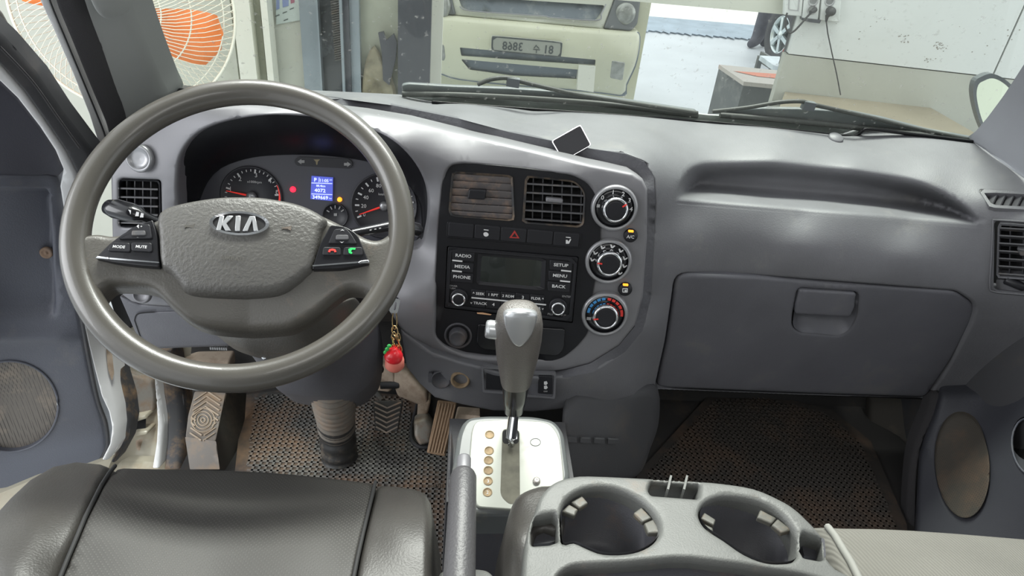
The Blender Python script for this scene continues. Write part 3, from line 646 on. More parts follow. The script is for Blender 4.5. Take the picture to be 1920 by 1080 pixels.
# demister vent with slanted slats
c_ = S_dash(np.array([1860., 1960, 1900, 1960]), np.array([360., 366, 388, 391])); cc_ = c_.mean(0); n_ = np.linalg.svd(c_-cc_)[2][2]; n_ = n_ if n_[2] > 0 else -n_
PD = Pl(cc_, n_)
t = thing('demister_vent', 'narrow side demister vent with slanted slats above the passenger vent', 'air vent', PD.p(1900, 375, -.02))
g = G(); g.ring(PD, rnd([(1834, 354), (1978, 363), (1978, 396), (1856, 389)], 4), rnd([(1844, 360), (1974, 367), (1974, 390), (1860, 384)], 3), -.015, .003); g.obj('frame', m_dash, t)
g = G(); g.slab(PD, rnd([(1838, 357), (1976, 365), (1976, 393), (1858, 386)], 3), -.022, -.018); g.obj('back', m_void, t)
for i in range(8):
    g = G(); x = 1852+i*15.5; g.beam(PD.p(x+14, 360+i, -.006), PD.p(x, 388+i, -.006), PD.n*.5+PD.u*.85, .014, .003); g.obj('slat', m_slat, t)

# round push button on the left bezel, above the driver vent
PL_ = Pl(BS(np.array([264.]), np.array([297.]))[0]+np.array([0, -.012, 0]), (-.12, -1, .35))
g = G(); c = PL_.p(264, 297, -.004); k = mpp(c); g.lathe(c, PL_.n, [(26*k, -.01), (26*k, .004), (24*k, .007), (21*k, .008), (19*k, .005), (10*k, .004), (0.0005, .0035)], 32)
tag(g.obj('round_vent', m_silver2), 'round silver-grey vent disc on the bezel left of the instruments', 'air vent')

# ---- instrument cluster
PC = Pl(at(560, 380, Y=1.14), (0, -1, .3))
ic = thing('instrument_cluster', 'dark instrument cluster with two dials behind the steering wheel', 'gauge', PC.p(560, 480, 0))
FACE = spl([(372, 400), (379, 365), (392, 337), (415, 315), (450, 301), (490, 293), (550, 290), (611, 292), (680, 301), (722, 315), (760, 341), (784, 372), (790, 410), (780, 450), (700, 475), (560, 480), (420, 470)], True, 4)
g = G()
def rs(lp, n=72):
    a = np.array(dens(lp, 1.5)); c = np.array([565., 370.]); th = np.arctan2(a[:, 1]-c[1], a[:, 0]-c[0]); o = np.argsort(th); r_ = np.linalg.norm(a-c, axis=1)[o]
    t = np.linspace(-math.pi, math.pi, n, endpoint=False); r2 = np.interp(t, th[o], r_, period=2*math.pi); return np.c_[c[0]+r2*np.cos(t), c[1]+r2*np.sin(t)]
O_, I_ = rs(CLUS), rs(FACE); A = BS(O_[:, 0], O_[:, 1], .012); B = np.array([PC.p(x, y, .004) for x, y in I_]); Cc = np.array([PC.p(x, y, -.006) for x, y in I_])
g.rings([A+(A-A.mean(0))*.03, A, B, Cc], False, True); g.obj('hood', m_black, ic)
g = G(); g.slab(PC, FACE, -.012, -.003); g.obj('face', m_clus, ic)
g = G(); g.slab(PC, rnd([(557, 294), (655, 298), (662, 306), (657, 316), (556, 311), (551, 302)], 7), -.003, .0004); pill = g.obj('indicator_strip', m_dial, ic)
g = G()
for x, y, sg in ((565, 303, -1), (651, 308, 1)):
    g.slab(PC, [(x+sg*7, y), (x, y-5), (x, y-2.5), (x-sg*6, y-2.5), (x-sg*6, y+2.5), (x, y+2.5), (x, y+5)], 0, .0012)
g.obj('turn_arrow', m_printd, pill)
g = G(); g.slab(PC, [(588, 299), (600, 299), (596, 303), (595, 309), (593, 309), (592, 303)], 0, .001); g.obj('warning_mark', M('dim_amber_print', (.30, .25, .15), .6), pill)
for nm, cx, cy, R_, a0, a1, nt_, labs, na, nl in (('tachometer', 472, 368, 54, 201, 3, 21, (('1', 432, 354), ('2', 450, 335), ('3', 480, 328), ('4', 506, 339), ('5', 519, 363)), 168, 49),
                                            ('speedometer', 721, 386, 59, 203, -42, 21, (('0', 683, 402), ('20', 682, 386), ('40', 686, 370), ('60', 696, 357), ('80', 710, 348), ('100', 731, 347), ('120', 749, 357)), 199, 50)):
    g = G(); c = PC.p(cx, cy, -.002); k = mpp(c); g.lathe(c, PC.n, [(R_*k*1.05, 0), (R_*k*1.05, .0045), (R_*k, .0045), (R_*k*.97, .0015), (.0005, .0015)], 48); d = g.obj(nm, m_dial, ic)
    g = G(); major = nt_//4
    for i in range(nt_):
        a = rad(a0+(a1-a0)*i/(nt_-1)); big = i % (4 if nm == 'tachometer' else 2) == 0; r0, r1 = (.80 if big else .86)*R_, .94*R_
        p0, p1 = PC.p(cx+r0*math.cos(a), cy-r0*math.sin(a), .001), PC.p(cx+r1*math.cos(a), cy-r1*math.sin(a), .001); g.beam(p0, p1, PC.n, .0006, (3.0 if big else 1.5)*k)
    for s_, x, y in labs: text(g, s_, PC, x, y, 8.5 if nm == 'tachometer' else 7, .001)
    if nm == 'tachometer': text(g, 'x1000rpm', PC, 477, 341, 4.5, .001)
    else: text(g, 'km/h', PC, 716, 364, 4.5, .001)
    g.obj('lettering', m_print, d)
    if nm == 'tachometer':
        g = G(); n_ = 10
        for i in range(n_):
            a, b = rad(24-i*5), rad(24-(i+1)*5+.3); g.beam(PC.p(cx+R_*.98*math.cos(a), cy-R_*.98*math.sin(a), .002), PC.p(cx+R_*.98*math.cos(b), cy-R_*.98*math.sin(b), .002), PC.n, .0006, 4*k)
        g.obj('red_zone', m_needle, d)
    g = G(); a = rad(na); tip = PC.p(cx+nl*math.cos(a), cy-nl*math.sin(a), .004); hub = PC.p(cx, cy, .004); dv = nrm(tip-hub); sd = np.cross(dv, PC.n)
    g.add([hub+sd*2.2*k, hub-sd*2.2*k, tip-sd*.7*k, tip+sd*.7*k, hub+PC.n*.002, tip+PC.n*.001], [(0, 1, 2, 3), (0, 4, 5, 3), (1, 2, 5, 4)]); g.obj('needle', m_needle, d)
    g = G(); g.lathe(PC.p(cx, cy, .001), PC.n, [(9*k, 0), (9*k, .006), (6.5*k, .009), (.0005, .0095)], 24); g.obj('needle_hub', m_silver2, d)
g = G(); c = PC.p(629, 404, -.002); k = mpp(c); g.lathe(c, PC.n, [(24*k, 0), (24*k, .0045), (22*k, .0045), (21*k, .0015), (.0005, .0015)], 32); d = g.obj('fuel_gauge', m_dial, ic)
g = G()
for a in (150, 120, 92, 62, 35): a = rad(a); g.beam(PC.p(629+13*math.cos(a), 404-13*math.sin(a), .001), PC.p(629+19*math.cos(a), 404-19*math.sin(a), .001), PC.n, .0006, 2*k)
g.slab(PC, [(626, 400), (632, 400), (632, 405), (626, 405)], 0, .001); g.obj('lettering', m_printd, d)
g = G(); g.slab(PC, [(584, 330), (624, 333), (623, 377), (582, 373)], -.003, .0015); lc = g.obj('display', m_lcd, ic)
g = G()
text(g, 'P', PC, 591.5, 337, 7, .0022, bold=True); text(g, '11:05', PC, 608, 338.5, 5.5, .0022, bold=True); text(g, 'AM', PC, 620, 337.5, 2.5, .0022)
text(g, '88.4km', PC, 601.5, 348.5, 4, .0022, bold=True); text(g, '4072', PC, 600, 357, 6.5, .0022, sx=1.1, bold=True); text(g, '349669', PC, 600.5, 370, 6.5, .0022, sx=1.05, bold=True); text(g, 'km', PC, 619.5, 371.8, 2.8, .0022)
for ya, yb in ((343, 344.3), (363.5, 365)): g.beam(PC.p(584, ya, .002), PC.p(623, yb, .002), PC.n, .0005, 1.0*k)
g.beam(PC.p(598.5, 333, .002), PC.p(598, 342, .002), PC.n, .0005, .8*k); g.obj('lettering', m_lcdt, lc)
for x, y, mm_, r_ in ((549.5, 355, m_redl, 5.5), (637, 374, m_ambl, 4.5)):
    g = G(); c = PC.p(x, y, -.003); g.lathe(c, PC.n, [(r_*mpp(c), 0), (r_*mpp(c)*.9, .004), (.0004, .0045)], 16); g.obj('warning_lamp', mm_, ic, 'lit warning lamp')

# ---- switch row under the vents
t = thing('switch_row', 'row of black switches with red hazard triangle between the vents and the radio', 'switch panel', PB.p(964, 462, 0))
g = G(); g.slab(PB, rnd([(838, 415), (1090, 437), (1087, 467), (837, 446)], 5), -.004, .0015, .0008); g.obj('strip', m_black, t)
def lerp2(a, b, f): return (a[0]+(b[0]-a[0])*f, a[1]+(b[1]-a[1])*f)
TL, TR, BR, BL = (840, 417), (1088, 439), (1085, 464), (839, 443)
bt = []
for i in range(5):
    f0, f1 = i/5+.004, (i+1)/5-.004; g = G(); g.slab(PB, rnd([lerp2(TL, TR, f0), lerp2(TL, TR, f1), lerp2(BL, BR, f1), lerp2(BL, BR, f0)], 3), 0, .004, .001); bt.append(g.obj('button', m_black2, t))
g = G(); g.slab(PB, [(965, 432), (974, 447), (955, 446)], .004, .0048); g.obj('hazard_triangle', m_haz, bt[2])
g = G(); g.slab(PB, [(965, 437), (969.5, 444.7), (959.5, 444.2)], .0048, .0052); g.slab(PB, [(965, 439.5), (967, 443.5), (962.5, 443.3)], .0052, .0055); g.obj('triangle_centre', m_black2, bt[2])
g = G(); g.slab(PB, rnd([(906, 437), (911, 435), (916, 438), (916, 442), (911, 444), (907, 442)], 2), .004, .0046); g.slab(PB, [(907, 430), (916, 431), (916, 432.5), (907, 431.5)], .004, .0045); g.obj('symbol', m_print, bt[1])
g = G(); g.slab(PB, [(1061, 450), (1064, 450), (1066, 453), (1069, 448), (1071, 449), (1067, 457), (1061, 457)], .004, .0046); g.slab(PB, [(1061, 444), (1070, 445), (1070, 446.5), (1061, 445.5)], .004, .0045); g.obj('symbol', m_print, bt[4])

# ---- radio
rd = thing('car_radio', 'black car radio with dark screen and two silver ringed knobs', 'radio', PB.p(956, 592, -.03))
g = G(); g.slab(PB, rnd([(840, 463), (1084, 483), (1073, 604), (834, 577)], 3), -.03, .004, .001); g.obj('faceplate', m_black, rd)
g = G(); g.ring(PB, rnd([(842, 465), (1082, 485), (1071, 602), (836, 575)], 3), rnd([(847, 470), (1077, 489), (1066, 597), (841, 571)], 3), .003, .0065); g.obj('outer_rim', m_black2, rd)
g = G(); g.ring(PB, rnd([(896, 475), (1024, 485), (1021, 545), (893, 533)], 3), rnd([(904, 480), (1015, 489), (1012, 537), (901, 527)], 3), .003, .006, hi=.0042); g.obj('screen_frame', m_black2, rd)
g = G(); g.slab(PB, [(903, 479), (1016, 488), (1013, 538), (900, 528)], .003, .0044); g.obj('screen', m_screen, rd)
g = G()
def rq(x0, y0, w_, h_, sl_=.085): return [(x0, y0), (x0+w_, y0+w_*sl_), (x0+w_-h_*.04, y0+h_+w_*sl_), (x0-h_*.04, y0+h_)]
for x, y, s_, h_ in ((869, 479.5, 'RADIO', 6), (867, 500, 'MEDIA', 6), (866, 519.5, 'PHONE', 6), (1052, 497, 'SETUP', 6), (1050, 517, 'MENU', 6), (1048, 537, 'BACK', 6)):
    bt_ = G(); bt_.slab(PB, rq(x-21, y-9, 42, 17), .004, .0062, .0007); b_ = bt_.obj('button', m_black2, rd); gg = G(); text(gg, s_, PB, x, y, h_, .0068, sx=1.15, bold=True); gg.obj('lettering', m_print, b_)
for x0, y0, x1, y1 in ((848, 488, 867, 490), (847.5, 507.5, 866, 509.5), (1052, 507, 1071, 509), (1050, 526.5, 1069, 528.5)): 
    gg = G(); c = PB.p(x0, y0, .007); gg.beam(c, PB.p(x1, y1, .007), PB.n, .001, 2.6*mpp(c)); gg.obj('light_bar', m_print, rd)
xs0, xs1 = 884, 1023
for row, (ya, labs) in enumerate(((545, ('^ SEEK', '1 RPT', '2 RDM', '3', 'FLDR ^')), (563, ('v TRACK', '4', '5', '6', 'FLDR v')))):
    for i, s_ in enumerate(labs):
        x = 886+i*27.6+(3 if i == 0 else 0)*0; y = ya-1+i*2.35+row*.0
        gg = G(); gg.slab(PB, rq(x-2, y-1, 26, 14), .004, .0062, .0006); b_ = gg.obj('button', m_black2, rd)
        gg = G(); text(gg, s_, PB, x+11.5, y+6.5, 5 if len(s_) > 1 else 6, .0068, sx=1.1, bold=True); gg.obj('lettering', m_print, b_)
gg = G(); c = PB.p(884, 558, .007); gg.beam(c, PB.p(1024, 571.5, .007), PB.n, .0012, 2.4*mpp(c)); gg.obj('divider_line', m_print, rd)
for x, y in ((861, 557), (1046, 574)):
    c = PB.p(x, y, .004); k = mpp(c); gg = G(); gg.lathe(c, PB.n, [(17*k, 0), (16.5*k, .004), (15*k, .0045)], 32, cap=True); kn = gg.obj('knob', m_black2, rd)
    gg = G(); gg.lathe(c, PB.n, [(13.2*k, .004), (13.2*k, .013), (12.3*k, .0148), (10.2*k, .015), (9.8*k, .0135)], 32, cap=False); gg.obj('ring', m_chrome, kn)
    gg = G(); gg.lathe(c, PB.n, [(10*k, .004), (10*k, .0138), (8.5*k, .0142), (.0005, .0142)], 28); gg.obj('cap', m_black2, kn)
gg = G()
for x, y, s_, h_ in ((849, 536, 'POWER', 3.2), (848, 540.5, 'PUSH', 3.2), (845.5, 571.5, 'VOL', 3.6), (1063, 556, 'ENTER', 3.8), (1032, 589, 'FILE', 4), (1059, 591.5, 'TUNE', 4)): text(gg, s_, PB, x, y, h_, .0046, sx=1.1)
gg.obj('lettering', m_printd, rd)
gg = G(); gg.slab(PB, [(894, 586), (905, 586), (922, 589.5), (920, 591), (895, 588.5)], .0041, .0047); gg.obj('scratch_mark', M('bare_scratch', (.62, .36, .2), .6), rd)

# ---- climate knobs
KP = []
cco = thing('climate_controls', 'column of three silver-ringed climate knobs and two small round buttons right of the radio', 'climate controls', PB.p(1141, 640, -.01))
for idx, (x, y, r_) in enumerate(KN):
    a = BS(np.array([x-20., x+35, x, x]), np.array([y*1., y, y-35, y+35])); c0 = a.mean(0)
    pk = Pl(PB.p(x, y, .0)*.35+c0*.65+np.array([0, -.006, 0]), PB.n); KP.append(pk)
    c = pk.p(x, y, 0); k = mpp(c)
    lab = ('topmost climate knob, for fan speed, marked 0 1 2 beside the open vent', 'middle climate knob, for air direction, with white figure symbols', 'lowest climate knob, for temperature, with blue and red arc marks')[idx]
    g = G(); g.lathe(c, pk.n, [(44*k, -.02), (44*k, .001), (42*k, .005), (38*k, .006), (36.5*k, .003)], 48, cap=False); t = g.obj('knob', m_silver2, cco, lab)
    g = G(); g.lathe(c, pk.n, [(37*k, -.004), (37*k, .002), (26*k, -.0005), (.0005, -.0005)], 48); g.obj('dial', m_gloss, t)
    g = G(); g.lathe(c, pk.n, [(26*k, -.002), (25*k, .010), (23.5*k, .016), (22*k, .018), (19.5*k, .018), (19*k, .0165)], 40, cap=False); g.obj('grip_ring', m_chrome, t)
    g = G(); g.lathe(c, pk.n, [(19.3*k, .01), (19.3*k, .0168), (15*k, .0172), (.0005, .0172)], 36); g.obj('cap', m_black2, t)
    ang = (35, 178, 192)[idx]; a = rad(ang)
    g = G(); g.beam(c+(pk.u*math.cos(a)+pk.v*math.sin(a))*14*k+pk.n*.0182, c+(pk.u*math.cos(a)+pk.v*math.sin(a))*23*k+pk.n*.0182, pk.n, .001, 2.6*k); g.obj('pointer', m_redp, t)
    g = G(); rr = 31
    if idx == 0:
        for an, s_ in ((176, '\u2261'), (143, '0'), (102, '1'), (66, '2'), (34, '3'), (2, '4')):
            a = rad(an); q = c+(pk.u*math.cos(a)+pk.v*math.sin(a))*rr*k; V, F = tmesh(s_, True)
            if len(V): g.add([q+pk.u*vx*9*k*1.3+pk.v*vy*9*k*1.3+pk.n*.0022 for vx, vy, _ in V], F)
    elif idx == 1:
        for an in (176, 150, 118, 84, 50, 18, -10, -40):
            a = rad(an); q = c+(pk.u*math.cos(a)+pk.v*math.sin(a))*rr*k+pk.n*.0022
            g.add([q+pk.u*dx*k+pk.v*dy*k for dx, dy in ((-5, 3), (-2, 3), (0, -1), (4, 2), (5, 0), (1, -4), (-2, -4))], [tuple(range(7))])
    if idx < 2: g.obj('lettering', m_print, t)
    else:
        for col_, rng in ((m_bluep, [(178, 160), (156, 143), (139, 127), (123, 111), (107, 95)]), (m_redp, [(88, 76), (72, 60), (56, 44), (40, 26), (22, -2)])):
            g = G()
            for p, q in rng:
                R0, R1 = 29, 34; n_ = 5; V = []
                for i in range(n_+1):
                    a = rad(p+(q-p)*i/n_)
                    for R_ in (R0, R1): V.append(c+(pk.u*math.cos(a)+pk.v*math.sin(a))*R_*k+pk.n*.0024)
                g.add(V, [(2*i, 2*i+1, 2*i+3, 2*i+2) for i in range(n_)])
            g.obj('temperature_arc', col_, t)
        g = G(); a = rad(200); q = c+(pk.u*math.cos(a)+pk.v*math.sin(a))*31*k+pk.n*.0022; g.add([q+pk.u*dx*k+pk.v*dy*k for dx, dy in ((-4, -3), (4, -3), (4, 3), (-4, 3))], [(0, 1, 2, 3)]); g.obj('lettering', m_printd, t)
for idx, (x, y, s_) in enumerate(((1182, 441, 'A/C'), (1172, 541.5, ''))):
    a = BS(np.array([x*1.]), np.array([y*1.]))[0]; pk = Pl(a+np.array([0, -.002, 0]), PB.n); c = pk.p(x, y, 0); k = mpp(c)
    blab = ('round black air conditioning button reading A/C with lit amber bar', 'round black air recirculation button with lit amber bar above the lowest knob')[idx]
    g = G(); g.lathe(c, pk.n, [(13*k, -.01), (13*k, .003), (11.5*k, .0045), (.0005, .0045)], 28); t = g.obj('button', m_black2, cco, blab)
    g = G(); g.slab(pk, rnd([(x-4, y-10), (x+6, y-9.3), (x+6, y-5), (x-4, y-5.6)], 1.5), .0045, .0055); g.obj('lamp', m_ambl, t)
    g = G()
    if s_: text(g, s_, pk, x, y+3, 6, .0052, bold=True)
    else: g.ring(pk, [(x-5, y-1), (x+5, y-1), (x+5, y+7), (x-5, y+7)], [(x-3.5, y+.5), (x+3.5, y+.5), (x+3.5, y+5.5), (x-3.5, y+5.5)], .0045, .0052, n=32); g.slab(pk, [(x-1, y+2), (x+3, y+2), (x+3, y+7), (x-1, y+7)], .0045, .0053)
    g.obj('lettering', m_print, t)

# ---- lighter, ashtray, sockets, blank switches
c = PB.p(859, 629, 0); k = mpp(c)
t = thing('cigarette_lighter', 'dark round cigarette lighter below the left radio knob', 'lighter', c-PB.n*.02)
g = G(); g.lathe(c, PB.n, [(26*k, -.003), (26*k, .002), (23*k, .003), (20*k, -.003), (19*k, -.006)], 36, cap=False); g.obj('ring', m_cupd, t)
g = G(); g.lathe(c, PB.n, [(19*k, -.012), (17*k, .004), (15.5*k, .014), (14*k, .016), (11*k, .014), (.0005, .0135)], 32); g.obj('knob', m_cupd, t)
g = G(); g.slab(PB, rnd([(896, 608, 6), (1060, 617, 6), (1058, 655, 8), (1046, 668, 8), (905, 655, 8), (893, 645, 8)], 6), -.002, .004, .0015); t = g.obj('ashtray', m_gloss); tag(t, 'glossy black ashtray door behind the gear lever knob', 'ashtray')
PLo = Pl(DS(np.array([930.]), np.array([725.]))[0]+np.array([0, -.002, 0]), nrm(np.array([-.02, -1, .12])))
def slo(x, y, off=0): q = DS(np.array([float(x)]), np.array([float(y)]))[0]; return Pl(q+np.array([0, off, 0]), nrm(np.array([-.03, -1, .15])))
pk = slo(863, 711, -.001); c = pk.p(863, 711, 0); k = mpp(c)
t = thing('power_socket', 'round power socket with dusty tan rim below the centre stack', 'socket', c-pk.n*.03)
g = G(); g.lathe(c, pk.n, [(18*k, -.002), (18*k, .004), (16*k, .006), (13.5*k, .005), (12.5*k, -.02), (12*k, -.03)], 36, cap=False); g.obj('rim', m_dustlip, t)
g = G(); g.lathe(c-pk.n*.03, pk.n, [(12*k, 0), (12*k, .002)], 24); g.obj('back', m_void, t)
pk = slo(827, 709, -.001); c = pk.p(827, 709, 0); k = mpp(c)
g = G(); g.lathe(c, pk.n, [(19*k, -.004), (19*k, .006), (17*k, .008), (15.5*k, .005), (.0005, .004)], 32); cap_ = g.obj('flip_cap', m_cupd, t, 'open black flip cap left of the socket')
g = G(); g.slab(pk, rnd([(803, 700), (811, 700), (811, 717), (803, 717)], 2), 0, .007); g.slab(pk, rnd([(842, 702), (850, 702), (850, 722), (842, 722)], 2), 0, .007); g.obj('hinge', m_cupd, cap_)
pk = slo(930, 710, -.002)
t = thing('switch_blank', 'black switch with faint mark in a recess left of the lever shaft', 'switch', pk.p(930, 735))
g = G(); g.ring(pk, rnd([(902, 687), (960, 690), (960, 740), (905, 736)], 3), rnd([(906, 691), (957, 694), (957, 736), (908, 732)], 2), -.003, .003); g.obj('frame', m_dash, t)
g = G(); g.slab(pk, rnd([(912, 695), (954, 698), (953, 732), (911, 729)], 2), -.003, .001, .0006); g.obj('cap', m_black2, t)
pk = slo(1020, 720, -.002)
t = thing('traction_switch', 'dark grey switch with white skid symbol right of the gear lever', 'switch', pk.p(1022, 742))
g = G(); g.ring(pk, rnd([(983, 698), (1043, 699), (1041, 748), (984, 744)], 3), rnd([(990, 702), (1039, 703), (1037, 744), (990, 740)], 2), -.003, .003); g.obj('frame', m_dash, t)
g = G(); g.slab(pk, [(990, 702), (1039, 703), (1037, 744), (990, 740)], -.003, .0005); g.obj('surround', m_dash2, t)
g = G(); g.slab(pk, rnd([(1010, 705), (1036, 706), (1035, 740), (1009, 738)], 2), 0, .004, .001); b_ = g.obj('button', m_black2, t)
g = G()
for yy in (719, 727):
    g.slab(pk, [(1020, yy-3), (1025, yy-4), (1027, yy), (1024, yy+3), (1020, yy+2)], .004, .0047)
text(g, 'OFF', pk, 1023, 734, 3, .0046); g.obj('lettering', m_print, b_)

# ---- black plate phone holder leaning on the strip
PH = Pl(at(1071, 268, Y=1.09), nrm(np.array([-.12, -.9, .45])))
t = thing('phone_holder', 'small black rectangular plate with silver edge tilted on the dashboard', 'phone holder', PH.p(1062, 303))
q_ = [(1033, 264), (1089, 233), (1110, 272), (1056, 303)]
g = G(); g.slab(PH, rnd(q_, 5), -.007, -.001, .0008); g.obj('silver_rim', m_chrome, t)
c0 = np.mean(np.array(q_, float), 0); g = G(); g.slab(PH, rnd([tuple(c0+(np.array(p)-c0)*.93) for p in q_], 4), -.002, .0006, .0005); g.obj('plate', m_phone, t)
g = G(); a = PH.p(1075, 270, -.007); g.tube([a, a-PH.n*.015, a-PH.n*.02+np.array([0, .01, -.02])], .008, 12); g.obj('stem', m_black2, t)

# ================================================================== STEERING
WC = np.array([-.2542, .7731, .6861]); we, wsd = .897, .0612
WN = np.array([math.sin(wsd)*math.cos(we), -math.cos(wsd)*math.cos(we), math.sin(we)])
PW = Pl(WC, WN)
sw = thing('steering_wheel', 'large grey-brown vinyl steering wheel with airbag hub and oval emblem', 'steering wheel', WC)
g = G(); g.torus(WC, WN, .19, .0164, n=112, k=20); g.obj('rim', m_rim, sw)
SPK = spl([(140, 445), (172, 432), (205, 434), (240, 425), (288, 403), (333, 379), (400, 368), (500, 368), (567, 381), (620, 403), (660, 424), (690, 440), (712, 442), (742, 430), (752, 480), (740, 545), (715, 566), (696, 550), (680, 541), (662, 538), (645, 541), (622, 556), (592, 580), (560, 597), (520, 607), (400, 607), (350, 597), (315, 572), (285, 542), (262, 533), (225, 530), (198, 532), (180, 548), (172, 566), (150, 548), (138, 490)], True, 4)
BPL = rnd([(178, 484, 3), (205, 457), (232, 437), (267, 419), (286, 412, 3), (294, 440), (298, 500, 3), (257, 497), (210, 491)], 10)
BPR = rnd([(620, 421, 6), (647, 424), (670, 438), (693, 493, 3), (640, 503), (585, 504, 3), (600, 457)], 10)
def S_w(h):
    def f(px, py): return PW.S(h)(px, py)
    return f
def sppost(Q, W, dd):   # spokes bulge; hub bottom dips away from the driver
    t = np.clip((Q[:, 1]-500)/100, 0, 1)*np.clip(1-np.abs(Q[:, 0]-455)/200, 0, 1)
    edge = np.clip((np.abs(Q[:, 0]-447)-215)/90, 0, 1)
    return W - WN*(t*.022)[:, None] - WN*((1-edge)*.006)[:, None]
g = G(); g.relief(SPK, S_w(.010), inn=-WN, rp=16, rm=.016, step=10, skirt=.02, post=sppost); g.obj('spoke_cover', m_spoke, sw)
PAD = spl([(300, 392), (330, 380), (400, 369), (450, 367), (500, 369), (567, 382), (612, 408), (604, 432), (598, 460), (586, 502), (572, 516), (555, 530), (517, 548), (440, 552), (353, 548), (332, 528), (318, 512), (300, 499), (296, 450), (292, 412)], True, 4)
def padpost(Q, W, dd):
    r = ((Q[:, 0]-447)/190)**2+((Q[:, 1]-455)/110)**2
    return W + WN*(np.clip(1-r, 0, 1)*.012)[:, None]
g = G(); g.relief(PAD, S_w(.012), inn=-WN, rp=13, rm=.014, step=9, skirt=.016, post=padpost); ab = g.obj('airbag_cover', m_airbag, sw)
# emblem
PE = Pl(WC+WN*.0235, WN)
g = G(); g.ring(PE, ell(448.5, 418.5, 56.5, 22.5, 48, 2), ell(448.5, 418.5, 50, 18.5, 48, 2), -.006, .0035, hi=.0028); em = g.obj('emblem', m_chrome, sw)
g = G(); g.slab(PE, ell(448.5, 418.5, 52, 20, 40, 2), -.004, .0014); g.obj('emblem_field', m_void, em)
def strokes(lst, name):
    for poly in lst:
        g = G(); g.slab(PE, poly, .0012, .0034, .0005); g.obj(name, m_silverp, em)
# three raised letters
gk = G()
gk.slab(PE, [(412, 404), (420, 404), (417, 417), (426, 404.5), (437, 404.5), (424, 418), (433, 432), (422.5, 432), (416, 421), (413.5, 431.5), (405.5, 431)], .0012, .0034, .0004); gk.obj('letter', m_silverp, em)
gk = G(); gk.slab(PE, [(442, 404.5), (451, 404.5), (449.5, 432.5), (440.5, 432.5)], .0012, .0034, .0004); gk.obj('letter', m_silverp, em)
gk = G(); gk.slab(PE, [(468, 405), (478, 405), (484, 432.5), (475.5, 432.5), (472.5, 411), (464, 432.5), (455, 432.5)], .0012, .0034, .0004); gk.obj('letter', m_silverp, em)
g = G(); SP_ = Pl(WC+WN*.0232, WN); text(g, 'AIRBAG', SP_, 435, 484, 8.5, .0006, sx=1.05); g.obj('lettering', m_spoke, ab)
for x, y, sg in ((355, 424, 1), (537, 427, 1)):
    g = G(); P_ = Pl(WC+WN*(.0205 if x < 400 else .021), WN)
    g.slab(P_, [(x-9*sg, y-4), (x-6*sg, y-1), (x+3*sg, y-2), (x+10*sg, y-5), (x+8*sg, y+5), (x+2*sg, y+2), (x-6*sg, y+1.5), (x-9*sg, y+4)], 0, .001); g.obj('horn_mark', m_spoke, ab)
# thumb switch panels
for nm, PL4, keys in (('left', BPL, 0), ('right', BPR, 1)):
    PBn = Pl(WC+WN*.013, WN)
    g = G(); g.slab(PBn, PL4, -.012, .001, .001); bp = g.obj('switch_panel', m_gloss, sw)
    if keys == 0:
        g = G(); g.slab(PBn, rnd([(221, 448), (243, 429), (262, 420), (281, 420), (285, 447)], 4), .001, .004, .001); b1 = g.obj('rocker', m_black2, bp)
        g = G(); g.slab(PBn, rnd([(247, 432), (272, 432), (273, 441), (246, 441)], 3), .004, .006, .0008); g.obj('roller', m_slat, bp)
        g = G(); text(g, '+', PBn, 265, 424.5, 5, .0042); text(g, '\u2212', PBn, 258, 445, 4, .0042); g.slab(PBn, [(256, 424), (260, 421), (260, 428)], .004, .0045); g.obj('lettering', m_print, bp)
        for x0, x1, s_, cx in ((201, 243, 'MODE', 223), (246, 284, 'MUTE', 265)):
            g = G(); g.slab(PBn, rnd([(x0+(8 if x0 < 210 else 0), 454), (x1, 455), (x1+1, 472), (x0, 470)], 4), .001, .0035, .0008); g.obj('button', m_black2, bp)
            g = G(); text(g, s_, PBn, cx, 462.5, 5.4, .0038, bold=True); g.obj('lettering', m_print, bp)
        g = G(); g.slab(PBn, rnd([(178, 483.5), (182, 479), (203, 482), (205, 486)], 2), .0005, .0035, .001); g.slab(PBn, [(205, 483), (298, 491), (298, 493), (205, 486)], .0005, .002); g.obj('chrome_strip', m_chrome, bp)
    else:
        g = G(); g.slab(PBn, rnd([(615, 456), (627, 429), (650, 428), (660, 440), (670, 457)], 4), .001, .004, .001); g.obj('rocker', m_black2, bp)
        g = G(); g.slab(PBn, rnd([(630, 440), (653, 440), (654, 449), (629, 449)], 3), .004, .006, .0008); g.obj('roller', m_slat, bp)
        g = G(); g.slab(PBn, [(638, 433), (642, 430), (646, 433), (642, 431.6)], .004, .0045); g.slab(PBn, [(637, 452.5), (641, 455.5), (645, 452.5), (641, 454)], .004, .0045); g.obj('lettering', m_print, bp)
        for x0, x1, mm_, cx in ((604, 640, m_redp, 623), (643, 681, m_greenp, 660)):
            g = G(); g.slab(PBn, rnd([(x0+2, 463), (x1-2, 463), (x1, 478), (x0, 478)], 4), .001, .0035, .0008); g.obj('button', m_black2, bp)
            g = G()
            if mm_ is m_redp: g.slab(PBn, [(cx-8, 472), (cx-6, 467.5), (cx, 466), (cx+6, 467.5), (cx+8, 472), (cx+4, 473), (cx+3, 470), (cx-3, 470), (cx-4, 473)], .0035, .0042)
            else: g.slab(PBn, [(cx-7, 467), (cx-2, 464.5), (cx+7, 465), (cx+6, 468), (cx, 468), (cx-2, 471), (cx+1, 474), (cx-1, 476), (cx-6, 474)], .0035, .0042)
            g.obj('phone_symbol', mm_, bp)
        g = G(); g.slab(PBn, rnd([(693, 492), (691, 486), (672, 489), (672, 493)], 2), .0005, .0035, .001); g.slab(PBn, [(672, 490), (586, 497), (586, 499.5), (672, 493)], .0005, .002); g.obj('chrome_strip', m_chrome, bp)

